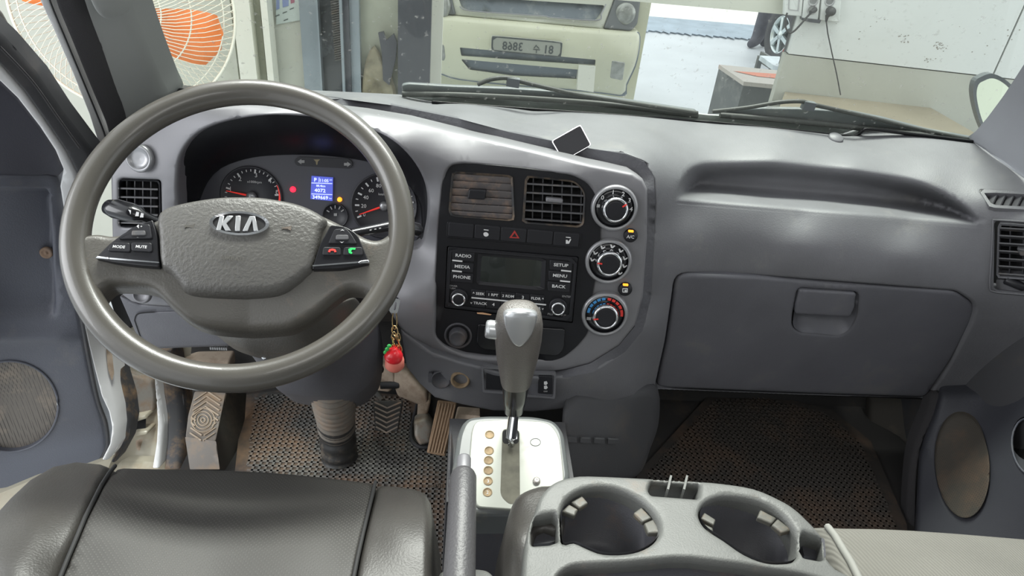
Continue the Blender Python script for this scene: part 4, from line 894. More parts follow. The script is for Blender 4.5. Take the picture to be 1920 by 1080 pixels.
# column shroud
CDn = nrm(np.array([0, math.cos(rad(50)), -math.sin(rad(50))]))
sc = thing('steering_column', 'dark grey plastic steering column shroud below the wheel hub', 'steering column', at(600, 735, Y=.97))
SH = TPS([(380, 590, .87), (453, 645, .88), (650, 560, .87), (700, 560, .93), (560, 620, .83), (480, 680, .91), (520, 722, .93), (600, 736, .92), (690, 706, .96), (600, 690, .88), (700, 620, .95)])
g = G(); g.relief(spl([(440, 600), (452, 645), (466, 664), (482, 686), (505, 716), (522, 730), (555, 736), (600, 739), (655, 738), (680, 722), (697, 700), (704, 660), (704, 610), (690, 560), (640, 545), (520, 580)], True, 4), SH, inn=CDn, rp=34, rm=.035, step=12, skirt=.12); g.obj('lower_shroud', m_dash2, sc)
g = G(); g.relief(spl([(382, 596), (388, 612), (405, 628), (432, 640), (470, 650), (530, 655), (600, 646), (640, 622), (668, 580), (664, 550), (620, 560), (500, 590)], True, 4), lambda x, y: SH(x, y, -.045), inn=CDn, rp=26, rm=.03, step=10, skirt=.06); g.obj('upper_shroud', m_spoke, sc)
g = G(); c = SH(np.array([497.]), np.array([667.]))[0]; g.lathe(c, (0, -.8, .5), [(.006, -.004), (.006, .0015), (.0035, .0018), (.0005, 0)], 16); g.obj('screw', m_chrome, sc)
g = G(); g.lathe(at(674, 552, Y=.9), (.3, -.9, .3), [(.017, -.03), (.017, .0), (.012, .006), (.0005, .007)], 24); ig = g.obj('ignition_lock', m_black2, sc)
g = G(); g.ball(at(662, 553, Y=.86), .0028); g.obj('bulb', m_chrome, sc)
a_ = at(620, 700, Y=1.0); b_ = at(632, 808, Y=1.05); c_ = at(637, 856, Z=.01)
g = G(); R = []
pth = spl([tuple(a_), tuple(a_*.4+b_*.6+np.array([0, 0, .01])), tuple(b_)], False, 18)
rr = [ (.044-.010*i/len(pth))*(1+.06*math.sin(i*2.2)) for i in range(len(pth))]
g.tube(pth, rr, 24); g.obj('bellows', m_bootc, sc)
pth = spl([tuple(b_*.8+a_*.2), tuple(b_), tuple(c_*.6+b_*.4), tuple(c_)], False, 8); g = G(); g.tube(pth, [.036+.0015*math.sin(i*1.1) for i in range(len(pth))], 24); g.obj('column_boot', m_boot, sc)
g = G(); q = [at(x, y, Z=.006) for x, y in spl([(600, 800), (603, 835), (618, 856), (640, 864), (662, 858), (676, 838), (680, 800)], False, 5)]; g.tube(q, .004, 6); g.obj('boot_rim', m_rubber, sc)
# stalks
g = G(); A, B, C2 = at(204, 388, Y=.86), at(262, 403, Y=.845), at(330, 432, Y=.86)
g.tube([A-(B-A)*.02, A, A+(B-A)*.25, A+(B-A)*.75, B, B+(C2-B)*.1, C2], [.006, .0125, .016, .0155, .0125, .0085, .008], 20, flat=.8); st = g.obj('stalk', m_gloss); tag(st, 'glossy black indicator stalk left of the wheel hub', 'stalk')
g = G(); k = nrm(B-A); nn = nrm(CAM-B); up_ = nrm(np.cross(k, nn)); q = A+(B-A)*.62+nn*.0168
for s0 in (0, .012, .019): g.add([q+k*(s0)+up_*.003, q+k*(s0+.005)+up_*.002, q+k*(s0+.004)-up_*.003, q+k*s0-up_*.003], [(0, 1, 2, 3)])
g.obj('symbols', m_print, st)
g = G(); A, B, C2 = at(790, 433, Y=.93), at(748, 420, Y=.92), at(660, 437, Y=.89)
g.tube([A, A+(B-A)*.15, B, B+(C2-B)*.3, C2], [.008, .0145, .0155, .011, .009], 18, flat=.7); st = g.obj('stalk', m_gloss); tag(st, 'glossy black wiper stalk showing right of the wheel rim', 'stalk')
g = G(); q = B*.6+C2*.4+nrm(CAM-B)*.0125; k = nrm(B-C2); up_ = nrm(np.cross(k, nrm(CAM-B)))
for s0 in (-.016, -.009, -.002): g.add([q+k*s0, q+k*(s0+.003), q+k*(s0+.003)+up_*.0015, q+k*s0+up_*.0015], [(0, 1, 2, 3)])
g.obj('symbols', m_print, st)

# key ring with charm
kr = thing('keychain', 'gold keychain with red and salmon fruit charm hanging from the ignition key', 'keychain', at(738, 690, Y=.87))
Yk = .87
K = lambda x, y, d=0: at(x, y, Y=Yk+d)
g = G(); pk = Pl(K(741, 572), (0.1, -1, .25)); g.ring(pk, rnd([(734, 557), (751, 562), (745, 588), (730, 586)], 4), rnd([(741, 566), (744, 567), (741, 582), (738, 581)], 2), -.003, .003); g.obj('key_head', m_chrome, kr)
g = G(); a = K(736, 562, .003); g.beam(a, at(690, 556, Y=.92), (0, 0, 1), .008, .003); g.obj('key_blade', m_chrome, kr)
def link(p, q, w_, r_, name='chain_link', turn=0.0):
    p = np.array(p); q = np.array(q); d = nrm(q-p); L_ = np.linalg.norm(q-p)/2; s_ = nrm(np.cross(d, nrm(CAM-p))); o_ = np.cross(d, s_); s_ = s_*math.cos(turn)+o_*math.sin(turn); c = (p+q)/2
    g = G(); g.tube([c+d*L_*math.cos(t)+s_*w_*math.sin(t) for t in np.linspace(0, 2*math.pi, 16, endpoint=False)], r_, 6, close=True, ref=(.9, .1, .1)); g.obj(name, m_gold, kr)
link(K(740, 583), K(740, 618), .0035, .0009); link(K(740, 611), K(741, 630), .0055, .0010, turn=.6)
ys = [(739, 625), (737, 636), (738, 647), (738, 658), (739, 667)]
for i in range(4): link(K(ys[i][0], ys[i][1]-3), K(ys[i+1][0], ys[i+1][1]+2), .003, .0009, turn=(i % 2)*1.3)
for i in range(3): link(K(746+i*1.5, 625+i*11), K(748+i*1.5, 640+i*11), .0028, .0009, turn=(i % 2)*1.3)
g = G(); g.tube([K(746, 630), K(749, 645), K(752, 657), K(748, 658), K(744, 645)], .0011, 6); g.obj('clasp', m_gold, kr)
c = K(740, 668); k = mpp(c)
g = G(); g.lathe(K(740, 676), (.02, -.1, 1), [(.0005, -22*k), (13*k, -20*k), (18.5*k, -12*k), (18*k, 0), (16*k, 8*k), (10*k, 14*k), (.0005, 15*k)], 24); g.obj('charm_base', m_charmb, kr)
g = G(); g.lathe(K(738, 668, -.003), (.25, -.25, 1), [(.0005, -10*k), (13*k, -9*k), (17.5*k, -2*k), (16.5*k, 6*k), (11*k, 15*k), (4*k, 20*k), (.0005, 21*k)], 24); g.obj('charm_top', m_charmr, kr)
g = G()
for dx, dy in ((-9, 0), (-5, -6), (-12, 6)): g.ball(K(735+dx, 655+dy, -.004), 4.5*k, 3*k, 4*k, 10, 6)
g.obj('charm_leaf', m_charmg, kr)

# ================================================================== DRIVER FOOTWELL
MT = TPS([(430, 880, 1.02), (860, 870, 1.05), (600, 745, 1.22), (450, 745, 1.2), (790, 745, 1.2), (850, 1080, .8), (440, 1080, .8)])
PF = Pl((0, 1, .008), (0, 0, 1))
fm = thing('floor_mat', 'muddy black rubber driver floor mat with square grid ribs', 'floor mat', (-.2, 1.0, 0.004))
w2 = lambda x, y: tuple(PF.p(x, y)[:2])
g = G(); matp = [at(x, y, Z=.006) for x, y in ((440, 890), (456, 742), (560, 728), (800, 745), (806, 820), (880, 850), (880, 1080), (800, 1100), (430, 1000))]
g.prism(Pl((0, 0, .006), (0, 0, 1)), [(p[0], p[1]) for p in matp], -.004, .002); g.obj('mat_base', m_mat, fm)
def clipline(poly, horiz, v):
    xs = []
    for i in range(len(poly)):
        a = poly[i]; b = poly[(i+1) % len(poly)]; ai, bi = (a[1], b[1]) if horiz else (a[0], b[0])
        if (ai-v)*(bi-v) < 0: t = (v-ai)/(bi-ai); xs.append((a[0]+(b[0]-a[0])*t) if horiz else (a[1]+(b[1]-a[1])*t))
    xs.sort(); return list(zip(xs[::2], xs[1::2]))
def ribs(poly, pitch, wd, h, z, ex_=None):
    g = G(); P = [(p[0], p[1]) for p in poly]; x0, x1 = min(p[0] for p in P), max(p[0] for p in P); y0, y1 = min(p[1] for p in P), max(p[1] for p in P)
    v = y0
    while v < y1:
        for a, b in clipline(P, True, v+1e-5): g.box(((a+b)/2, v, z+h/2), (b-a, wd, h))
        v += pitch
    v = x0
    while v < x1:
        for a, b in clipline(P, False, v+1e-5): g.box((v, (a+b)/2, z+h/2), (wd, b-a, h))
        v += pitch
    return g
g = ribs([at(x, y, Z=.009) for x, y in ((462, 890), (478, 745), (560, 735), (765, 745), (775, 830), (876, 852), (876, 1080), (800, 1095), (440, 1000))], .0125, .0045, .0025, .008)
o = g.obj('mat_grid', m_matr, fm); o['kind'] = 'stuff'
g = G(); q = [at(x, y, Z=.012) for x, y in spl([(786, 742), (780, 770), (772, 805), (774, 828), (790, 838), (812, 836)], False, 5)]; g.tube(q, .005, 6); g.obj('mat_cutout_rim', m_rubber, fm)
g = G(); text(g, '450', Pl((0, 0, .011), (0, 0, 1)), 822, 911, 12, .001, bold=True); g.obj('moulded_lettering', m_mat, fm)
# footrest
t = thing('footrest', 'dirty rubber covered driver footrest with moulded target and chevron pattern', 'footrest', at(400, 872, Z=0))
FS = TPS([(362, 735, 1.16), (422, 737, 1.15), (405, 828, 1.02), (348, 822, 1.03)])
g = G(); g.relief(rnd([(364, 735), (424, 738), (404, 828), (347, 821), (352, 780)], 4), FS, inn=(0, 1, -.3), rp=3, rm=.004, step=14); g.obj('tread', m_fbox, t)
F2 = TPS([(347, 820, 1.03), (404, 827, 1.02), (412, 876, 1.0), (356, 874, 1.005), (350, 845, 1.02)])
g = G(); g.relief(rnd([(347, 819), (405, 827), (412, 880), (356, 880)], 2), F2, inn=(0, 1, -.3), step=14); g.obj('front_face', m_fbox, t)
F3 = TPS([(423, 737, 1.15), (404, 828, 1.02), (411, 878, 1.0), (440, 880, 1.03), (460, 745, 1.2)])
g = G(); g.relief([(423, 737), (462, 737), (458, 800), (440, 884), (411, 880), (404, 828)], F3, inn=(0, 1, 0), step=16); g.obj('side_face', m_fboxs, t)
for r_ in (4, 10, 16, 22):
    g = G(); lp = ell(381, 788, r_, r_*1.02, 24); q = FS(np.array([p[0] for p in lp]), np.array([p[1] for p in lp]), -.001); g.tube(list(q), .0013, 5, close=True); g.obj('ring_rib', m_fboxr, t)
for i in range(9):
    y = 742+i*9.5
    for sg in (-1, 1):
        y_ = y; xm = 389-i*1.2; a_, b_ = (xm, y_-8), (xm+sg*25, y_+9)
        if abs((a_[1]+b_[1])/2-788) < 16: a_ = (a_[0]+sg*17, a_[1]+11)
        if i > 4: a_, b_ = (xm+sg*2, y_+8), (xm+sg*23, y_-6)
        if i > 4 and abs((a_[1]+b_[1])/2-788) < 18: a_ = (a_[0]+sg*14, a_[1]-8)
        q = FS(np.array([a_[0], b_[0]]), np.array([a_[1], b_[1]]), -.001); g = G(); g.beam(q[0], q[1], (0, -.5, 1), .003, .0025); g.obj('chevron_rib', m_fboxr, t)
# pedals
PBk = Pl(at(725, 780, Y=1.07), (0, -.75, .66))
t = thing('brake_pedal', 'black rubber brake pedal with chevron ribs', 'pedal', PBk.p(722, 810))
g = G(); g.slab(PBk, rnd([(699, 751), (756, 751), (746, 809), (703, 808)], 4), -.012, 0, .002); pd = g.obj('pad', m_pedal, t)
for i in range(6):
    y = 757+i*9.2; g = G(); x0, x1, xm = 702+i*.6, 752-i*1.3, 726-i*.3
    for a, b in (((x0, y-3), (xm, y+8)), ((xm, y+8), (x1, y-3))): g.beam(PBk.p(*a, .0015), PBk.p(*b, .0015), PBk.n, .004, .003)
    g.obj('rib', m_pedalr, pd)
g = G(); g.tube([PBk.p(718, 752, -.01), at(704, 735, Y=1.13), at(694, 712, Y=1.17), at(690, 680, Y=1.2)], .006, 8); g.obj('arm', m_pedal, t)
PAc = Pl(at(830, 800, Y=1.04), (0, -.72, .69))
t = thing('accelerator_pedal', 'mud covered accelerator pedal with lengthwise ribs', 'pedal', PAc.p(818, 850))
g = G(); g.slab(PAc, rnd([(821, 750), (857, 754), (835, 856), (800, 849)], 3), -.012, 0, .002); pd = g.obj('pad', m_accel, t)
for i in range(6):
    f = (i+.7)/6.4; g = G(); g.beam(PAc.p(821+36*f, 756+3*f, .0012), PAc.p(800+35*f, 846+5*f, .0012), PAc.n, .003, .0026); g.obj('rib', m_accelr, pd)
g = G(); g.relief(rnd([(775, 792), (800, 784), (812, 800), (808, 832), (786, 838), (776, 820)], 6), TPS([(775, 790, 1.09), (812, 800, 1.09), (786, 838, 1.06), (800, 784, 1.1)]), inn=(0, 1, -.4), rp=8, rm=.01, step=10, skirt=.03); g.obj('pivot_cover', m_metal, t)
t = thing('pedal_bracket', 'rusty beige steel pedal bracket above the brake pedal', 'bracket', at(745, 760, Y=1.2))
BKS = TPS([(690, 690, 1.2), (760, 690, 1.17), (820, 760, 1.12), (870, 800, 1.12), (700, 735, 1.18), (640, 730, 1.24)])
for poly in ([(696, 688), (715, 682), (740, 684), (742, 722), (730, 738), (700, 734)], [(738, 690), (765, 700), (800, 740), (805, 765), (780, 760), (745, 745), (736, 720)], [(676, 716), (698, 700), (702, 738), (668, 732), (660, 726)], [(784, 745), (808, 755), (796, 800), (780, 800)]):
    g = G(); g.relief(rnd(poly, 5), BKS, inn=(0, 1, -.2), rp=6, rm=.01, step=10, skirt=.03); g.obj('bracket_plate', m_rust, t)
g = G(); g.lathe(at(708, 690, Y=1.16), (.3, -1, .3), [(.012, 0), (.012, .01), (.006, .014)], 12); g.lathe(at(731, 722, Y=1.165), (1, 0, .1), [(.008, -.02), (.008, .02)], 12); g.obj('bolt', m_rubber, t)
g = G(); g.relief(rnd([(858, 776), (902, 780), (870, 812), (845, 832), (852, 800)], 4), TPS([(858, 776, 1.08), (902, 780, 1.05), (845, 832, 1.05)]), inn=(0, 1, -.2), step=12, skirt=.03); tag(g.obj('bracket', m_rust), 'rusty flat floor bracket right of the muddy accelerator pedal', 'bracket')
# dark heater duct and fuse connectors under the dash
g = G(); g.box((-.38, 1.30, .36), (.36, .1, .16)); g.box((-.2, 1.36, .22), (.2, .1, .1)); g.tube([(-.5, 1.3, .4), (-.45, 1.25, .3), (-.5, 1.3, .15)], .02, 10)
tag(g.obj('heater_duct', m_foot), 'black duct in the dark space under the driver dash', 'duct')
g = G(); c = at(412, 650, Y=1.1)
for i in range(8): g.box(c+np.array([(i-4)*.0042, 0, -.003]), (.003, .006, .006))
tag(g.obj('connector_strip', m_printd), 'pale wiring connector strip under the fuse cover', 'connector')
g = G(); g.relief(rnd([(330, 690), (360, 680), (430, 678), (432, 700), (420, 720), (340, 730)], 5), TPS([(330, 690, 1.22), (430, 680, 1.25), (340, 730, 1.2), (432, 700, 1.24)]), inn=(0, 1, 0), rp=5, rm=.01, step=12, skirt=.03); tag(g.obj('duct_foot', m_rust), 'dusty bracket behind the footrest under the wheel rim', 'bracket')

# ---- door sill and jamb
sl_ = thing('door_sill', 'cream painted driver door sill with rubber seals and latch hole', 'door sill', at(260, 868, Y=1.08), kind='structure')
JS = TPS([(150, 600, 1.14), (220, 620, 1.22), (300, 640, 1.22), (160, 700, 1.12), (205, 860, 1.03), (250, 870, 1.05), (345, 870, 1.06), (250, 740, 1.15), (345, 730, 1.2), (240, 800, 1.1), (300, 800, 1.12)])
def rel(poly, S, mat, name, par, rp=4, rm=.006, sk=.03, step=12, r=4, label=None, **k):
    g = G(); g.relief(rnd(poly, r), S, inn=(.1, 1, -.2), rp=rp, rm=rm, step=step, skirt=sk, **k); return g.obj(name, mat, par, label)
rel([(205, 600), (360, 640), (352, 735), (342, 880), (200, 885), (236, 800), (225, 720), (205, 660)], lambda x, y: JS(x, y, .03), m_cream, 'jamb_panel', sl_, rp=0, sk=0)
rel([(-60, 935), (0, 925), (60, 900), (150, 880), (200, 862), (330, 868), (330, 905), (100, 960), (-60, 1020)], TPS([(-60, 940, 1.0), (200, 865, 1.07), (330, 870, 1.07), (100, 960, .95)]), m_cream, 'step_plate', sl_, rp=0, sk=.02)
rel([(238, 700), (285, 715), (290, 740), (288, 772), (250, 776), (243, 790), (238, 740)], lambda x, y: JS(x, y, .022), m_metal, 'hinge_plate', sl_)
rel([(246, 790), (274, 783), (273, 806), (250, 812)], lambda x, y: JS(x, y, .018), m_void, 'latch_hole', sl_, rp=0, sk=0)
rel([(244, 786), (273, 779), (276, 785), (250, 793)], lambda x, y: JS(x, y, .012), m_cream, 'latch_lip', sl_, rp=2, rm=.003)
rel([(248, 812), (278, 808), (276, 815), (250, 820)], lambda x, y: JS(x, y, .012), m_cream, 'latch_lip', sl_, rp=2, rm=.003)
rel([(254, 826), (268, 822), (262, 846), (256, 842)], lambda x, y: JS(x, y, .026), m_rust, 'rust_stain', sl_, rp=0, sk=0)
rel([(142, 560), (160, 640), (172, 690), (186, 745), (200, 775), (206, 805), (202, 835), (186, 866), (198, 868), (218, 838), (226, 800), (224, 765), (214, 725), (208, 680), (198, 640), (180, 600)], lambda x, y: JS(x, y, -.02), m_white, 'door_edge', sl_, rp=9, rm=.015)
rel([(198, 640), (210, 660), (214, 700), (210, 715), (202, 690)], lambda x, y: JS(x, y, -.024), m_rust, 'rust_streak', sl_, rp=0, sk=0)
rel([(205, 610), (216, 665), (226, 710), (238, 750), (243, 790), (236, 830), (214, 870), (206, 868), (224, 832), (231, 790), (226, 752), (214, 715), (206, 680)], lambda x, y: JS(x, y, -.012), m_rubrust, 'rubber_seal', sl_, rp=4, rm=.008)
rel([(287, 700), (296, 735), (302, 765), (306, 800), (302, 840), (298, 880), (284, 880), (292, 830), (294, 795), (292, 760)], lambda x, y: JS(x, y, -.01), m_white, 'inner_flange', sl_, rp=4, rm=.008)
rel([(296, 655), (322, 655), (334, 720), (340, 770), (344, 830), (336, 885), (304, 885), (310, 830), (310, 780), (304, 740)], lambda x, y: JS(x, y, -.004), m_rubrust, 'inner_seal', sl_, rp=10, rm=.015)
rel([(328, 700), (346, 740), (350, 800), (348, 850), (356, 885), (338, 885), (346, 820), (340, 770)], lambda x, y: JS(x, y, .006), m_rust, 'edge_trim', sl_, rp=4, rm=.006)
rel([(196, 540), (240, 545), (250, 610), (240, 620), (215, 600)], lambda x, y: JS(x, y, .02), m_rubber, 'upper_seal', sl_, rp=6, rm=.01)

# ---- driver's door (open)
dr = thing('driver_door', 'open driver door with dark trim panel, speaker grille and white frame', 'door', at(80, 900, Y=1.1))
DD = TPS([(195, 860, 1.13), (160, 640, 1.15), (110, 360, 1.16), (0, 330, 1.08), (0, 560, 1.10), (0, 760, 1.10), (0, 930, 1.08), (-60, 600, 1.06), (100, 760, 1.12), (-320, 400, 1.0), (-320, 900, .99)])
DG = ell(18, 762, 90, 84, 40)
dpanel = [(-320, 350), (-60, 333), (0, 330), (95, 327, 12), (108, 345, 12), (116, 395), (128, 470), (146, 580), (160, 650), (176, 730), (196, 795), (202, 835), (202, 890), (140, 925), (70, 940), (33, 937), (0, 945), (-320, 1040)]
def dpost(Q, W, dd):
    x, y = Q[:, 0], Q[:, 1]; o = np.zeros(len(Q))
    # recessed pull pocket under the ledge and a long horizontal crease
    pk = np.clip((y-352)/14, 0, 1)*np.clip((600-y)/26, 0, 1)*np.clip((92+ (y-360)*.06-x)/14, 0, 1); o += .028*pk
    o -= .012*np.exp(-((y-628)/12)**2)*np.clip((150-x)/30, 0, 1)
    return W+np.array([0, 1., 0])*o[:, None]
ex2 = [(x, y) for x in range(-56, 130, 9) for y in (348, 352, 356, 361, 366, 372, 578, 584, 590, 596, 602, 610, 618, 624, 630, 636, 644)] + [(x, y) for y in range(360, 600, 12) for x in (70, 76, 82, 88, 94, 100, 106)]
g = G(); g.relief(rnd(dpanel, 10), DD, inn=(-.2, 1, 0), rp=8, rm=.012, step=14, skirt=.05, holes=[DG], hr=False, extra=ex2, post=dpost); g.obj('trim_panel', m_door, dr)
g = G(); g.relief(ell(18, 762, 89, 83, 40), lambda x, y: DD(x, y, .008), inn=(0, 1, 0), step=16); g.obj('speaker_grille', m_grille, dr)
g = G(); lp = ell(18, 762, 91, 85, 60); g.tube(list(DD(np.array([p[0] for p in lp]), np.array([p[1] for p in lp]), -.001)), .0025, 6, close=True); g.obj('grille_rim', m_door, dr)
g = G(); c = DD(np.array([87.]), np.array([474.]), .012)[0]; k = mpp(c); g.lathe(c, (.1, -1, .2), [(11*k, -.004), (11*k, .002), (8*k, .003), (6*k, .001), (2.5*k, .001), (2*k, .003), (.0005, .003)], 24); g.obj('screw_cap', m_mat, dr)
g = G(); g.band([(122, 400), (140, 520), (158, 625), (170, 690), (184, 752), (199, 795), (202, 835), (190, 862)], lambda x, y: DD(x, y, -.012), 9, .008); g.obj('edge_seal', m_rubber, dr)
DF = TPS([(0, 0, 1.0), (0, 130, 1.02), (60, 200, 1.06), (120, 300, 1.12), (172, 290, 1.14), (0, 330, 1.06), (112, 330, 1.13), (-60, 100, .98), (-220, -60, .93), (-320, 330, .97)])
g = G(); g.relief([(-240, -50), (-60, 105), (0, 156), (31, 186), (72, 239), (101, 283), (117, 320), (106, 332), (90, 329), (0, 332), (-320, 352), (-320, -50)], lambda x, y: DF(x, y, .025), inn=(0, 1, 0), rp=4, rm=.006, step=16, skirt=.03); g.obj('upper_trim', m_doord, dr)
g = G(); g.relief([(-230, -90), (-60, 70), (0, 126), (41, 172), (82, 229), (120, 285), (139, 322), (146, 350), (150, 420), (140, 560), (128, 480), (118, 400), (110, 350), (116, 318), (101, 283), (72, 239), (31, 186), (0, 156), (-60, 105), (-240, -50)], DF, inn=(0, 1, 0), rp=6, rm=.009, step=12, skirt=.03); g.obj('white_frame', m_white, dr)
g = G(); g.relief([(-220, -130), (-60, 18), (0, 72), (60, 138), (107, 207), (150, 262), (174, 292), (160, 318), (146, 340), (139, 322), (120, 285), (82, 229), (41, 172), (0, 126), (-60, 70), (-232, -90)], lambda x, y: DF(x, y, -.004), inn=(0, 1, 0), rp=9, rm=.012, step=12, skirt=.03); g.obj('weather_strip', m_rubber, dr)
g = G(); g.band([(0, 88), (60, 152), (107, 218), (150, 278)], lambda x, y: DF(x, y, -.018), 5, .004); g.obj('strip_lip', m_seal, dr)
g = G(); g.relief(spl([(-60, -20), (0, 8), (22, 36), (42, 82), (56, 120), (63, 142), (30, 112), (0, 78), (-60, 40)], True, 4), lambda x, y: DF(x, y, .06), inn=(-1, .25, 0), rp=14, rm=.02, step=12, skirt=.05); tag(g.obj('door_mirror', M('mirror_back', (.13, .12, .11), .6, bump=.2)), 'dull brown-grey back of the driver door mirror at the left edge', 'mirror')

# ================================================================== PASSENGER FOOTWELL
pm = thing('floor_mat', 'dark brown soiled rubber passenger floor mat with grid ribs', 'floor mat', (.75, 1.0, .004))
poly = [at(x, y, Z=.006) for x, y in ((1195, 888), (1330, 740), (1420, 735), (1560, 770), (1632, 828), (1700, 985), (1700, 1060), (1180, 1060))]
g = G(); g.prism(Pl((0, 0, .006), (0, 0, 1)), [(p[0], p[1]) for p in poly], -.004, .002); g.obj('mat_base', m_matp, pm)
o = ribs([at(x, y, Z=.009) for x, y in ((1215, 888), (1340, 750), (1430, 745), (1550, 775), (1612, 830), (1680, 985), (1680, 1050), (1200, 1050))], .0125, .0045, .0025, .008).obj('mat_grid', m_matpr, pm); o['kind'] = 'stuff'
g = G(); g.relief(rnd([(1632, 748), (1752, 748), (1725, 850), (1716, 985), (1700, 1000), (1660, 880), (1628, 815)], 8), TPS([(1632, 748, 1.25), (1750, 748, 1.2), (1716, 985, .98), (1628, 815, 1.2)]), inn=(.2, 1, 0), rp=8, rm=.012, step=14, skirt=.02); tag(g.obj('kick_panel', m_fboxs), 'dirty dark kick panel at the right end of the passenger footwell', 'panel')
g = G(); g.relief(spl([(1765, 745), (1750, 790), (1728, 840), (1720, 900), (1716, 1000), (1700, 1000), (1704, 900), (1714, 840), (1738, 780), (1748, 745)], True, 4), TPS([(1755, 745, 1.08), (1725, 850, 1.0), (1715, 990, .9), (1700, 1000, .9)]), inn=(.2, 1, 0), rp=6, rm=.008, step=10, skirt=.03); tag(g.obj('weather_seal', m_seal), 'black passenger door seal running down beside the oval speaker', 'seal')
pd = thing('passenger_door', 'shade-darkened passenger door trim panel with oval speaker grille', 'door', at(1850, 1000, Y=.95))
PDX = [(x, y, float(at(x, y, X=1.06)[1])) for x, y in ((2120, 620), (2120, 1060), (2280, 700), (2280, 1060))]
PD_ = TPS(PDX+[(1765, 748, 1.06), (1845, 750, 1.03), (1960, 640, .99), (1750, 850, .98), (1725, 1000, .85), (1960, 1030, .72), (1860, 870, .88), (1960, 800, .86)])
SPK_ = ell(1805, 876, 51, 98, 40, -4)
POC = ell(1932, 838, 34, 54, 28, -10)
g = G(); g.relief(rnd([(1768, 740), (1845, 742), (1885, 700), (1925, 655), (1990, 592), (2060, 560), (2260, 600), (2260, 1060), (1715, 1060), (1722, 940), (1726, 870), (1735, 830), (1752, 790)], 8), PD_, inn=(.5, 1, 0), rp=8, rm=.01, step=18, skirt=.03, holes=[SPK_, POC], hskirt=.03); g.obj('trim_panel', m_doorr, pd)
g = G(); g.relief(SPK_, lambda x, y: PD_(x, y, -.004), inn=(.5, 1, 0), rp=5, rm=.005, step=12, skirt=.02); g.obj('speaker_grille', M('brown_speaker_grille', (.05, .043, .034), .75, dots=(1500, -.4), dirt=((.13, .08, .05), .4, 9)), pd)
g = G(); g.relief(POC, lambda x, y: PD_(x, y, .04), inn=(.5, 1, 0), step=14); g.obj('pull_pocket', m_void, pd)
g = G(); g.tube(list(PD_(np.array([p[0] for p in POC]), np.array([p[1] for p in POC]), -.001)), .002, 6, close=True); g.obj('pocket_rim', m_door, pd)

# ================================================================== GEAR SELECTOR
PG = Pl(at(950, 790, Z=.335), nrm(np.array([-.02, -.22, 1])))
gs = thing('gear_selector', 'pale silver shift plate with slot and dusty position holes in a dark surround', 'gear selector', PG.p(950, 880, -.33))
g = G(); g.slab(PG, rnd([(872, 782, 26), (910, 777), (1000, 778), (1040, 786, 30), (1058, 808, 20), (1070, 895, 10), (1040, 965), (846, 965), (846, 888), (858, 810, 24)], 16), -.06, -.001, .008); g.obj('surround', m_plater, gs)
g = G(); g.slab(PG, rnd([(891, 789, 22), (950, 785), (1030, 791, 24), (1050, 818, 20), (1058, 894), (1056, 962, 16), (893, 951, 10), (879, 870), (884, 808, 10)], 12), -.006, .003, .002); pl_ = g.obj('shift_plate', m_plate, gs)
g = G(); g.slab(PG, rnd([(942, 804, 8), (974, 806, 8), (975, 940, 14), (957, 947, 14), (938, 930, 12)], 8), 0, .0034); g.obj('slot', m_slot, pl_)
g = G(); g.slab(PG, rnd([(942, 806, 8), (973, 806, 8), (973, 832), (942, 832)], 8), 0, .0037); g.obj('slot_opening', m_void, pl_)
for i, (x, y) in enumerate(((918, 815), (917, 845), (916, 863), (915.5, 882), (915, 902), (914, 923))):
    c = PG.p(x, y, .003); k = mpp(c); g = G(); g.lathe(c, PG.n, [(9*k, -.001), (9*k, .0008), (7.6*k, .0008), (7*k, .0002), (.0005, .0002)], 20); h_ = g.obj('position_hole', m_hole, pl_)
    g = G(); g.lathe(c+PG.n*.0003, PG.n, [(7*k, 0), (7.6*k, .0006)], 20, cap=False); g.obj('hole_edge', m_slot, pl_)
g = G(); text(g, '3', PG, 915, 902, 7, .0040); text(g, '2', PG, 914, 923, 7, .0040); g.obj('lettering', m_print, pl_)
c = PG.p(1004, 829, .003); g = G(); lp = ell(1004, 829, 9.5, 7, 28); g.tube([PG.p(x, y, .0032) for x, y in lp], .0006, 5, close=True); g.obj('lock_button', m_plater, pl_)
g = G(); g.lathe(PG.p(1006, 902, .004), PG.n, [(.006, -.002), (.005, .003), (.003, .004), (.0005, .003)], 16); g.obj('screw', m_metal, gs)
g = G(); c0 = PG.p(846, 955, 0); c1 = PG.p(1060, 955, 0)
g.relief([(842, 890), (848, 955), (900, 962), (1060, 968), (1050, 1120), (838, 1120), (838, 960)], TPS([(842, 890, .75), (848, 955, .70), (1060, 968, .70), (940, 1100, .71), (1050, 1100, .71), (840, 1100, .72)]), inn=(0, 1, 0), rp=8, rm=.01, step=20, skirt=.1); g.obj('console_front', m_cupd, gs)
g = G(); g.box((.11, .80, .14), (.2, .18, .26)); g.obj('console_core', m_carpet, gs)
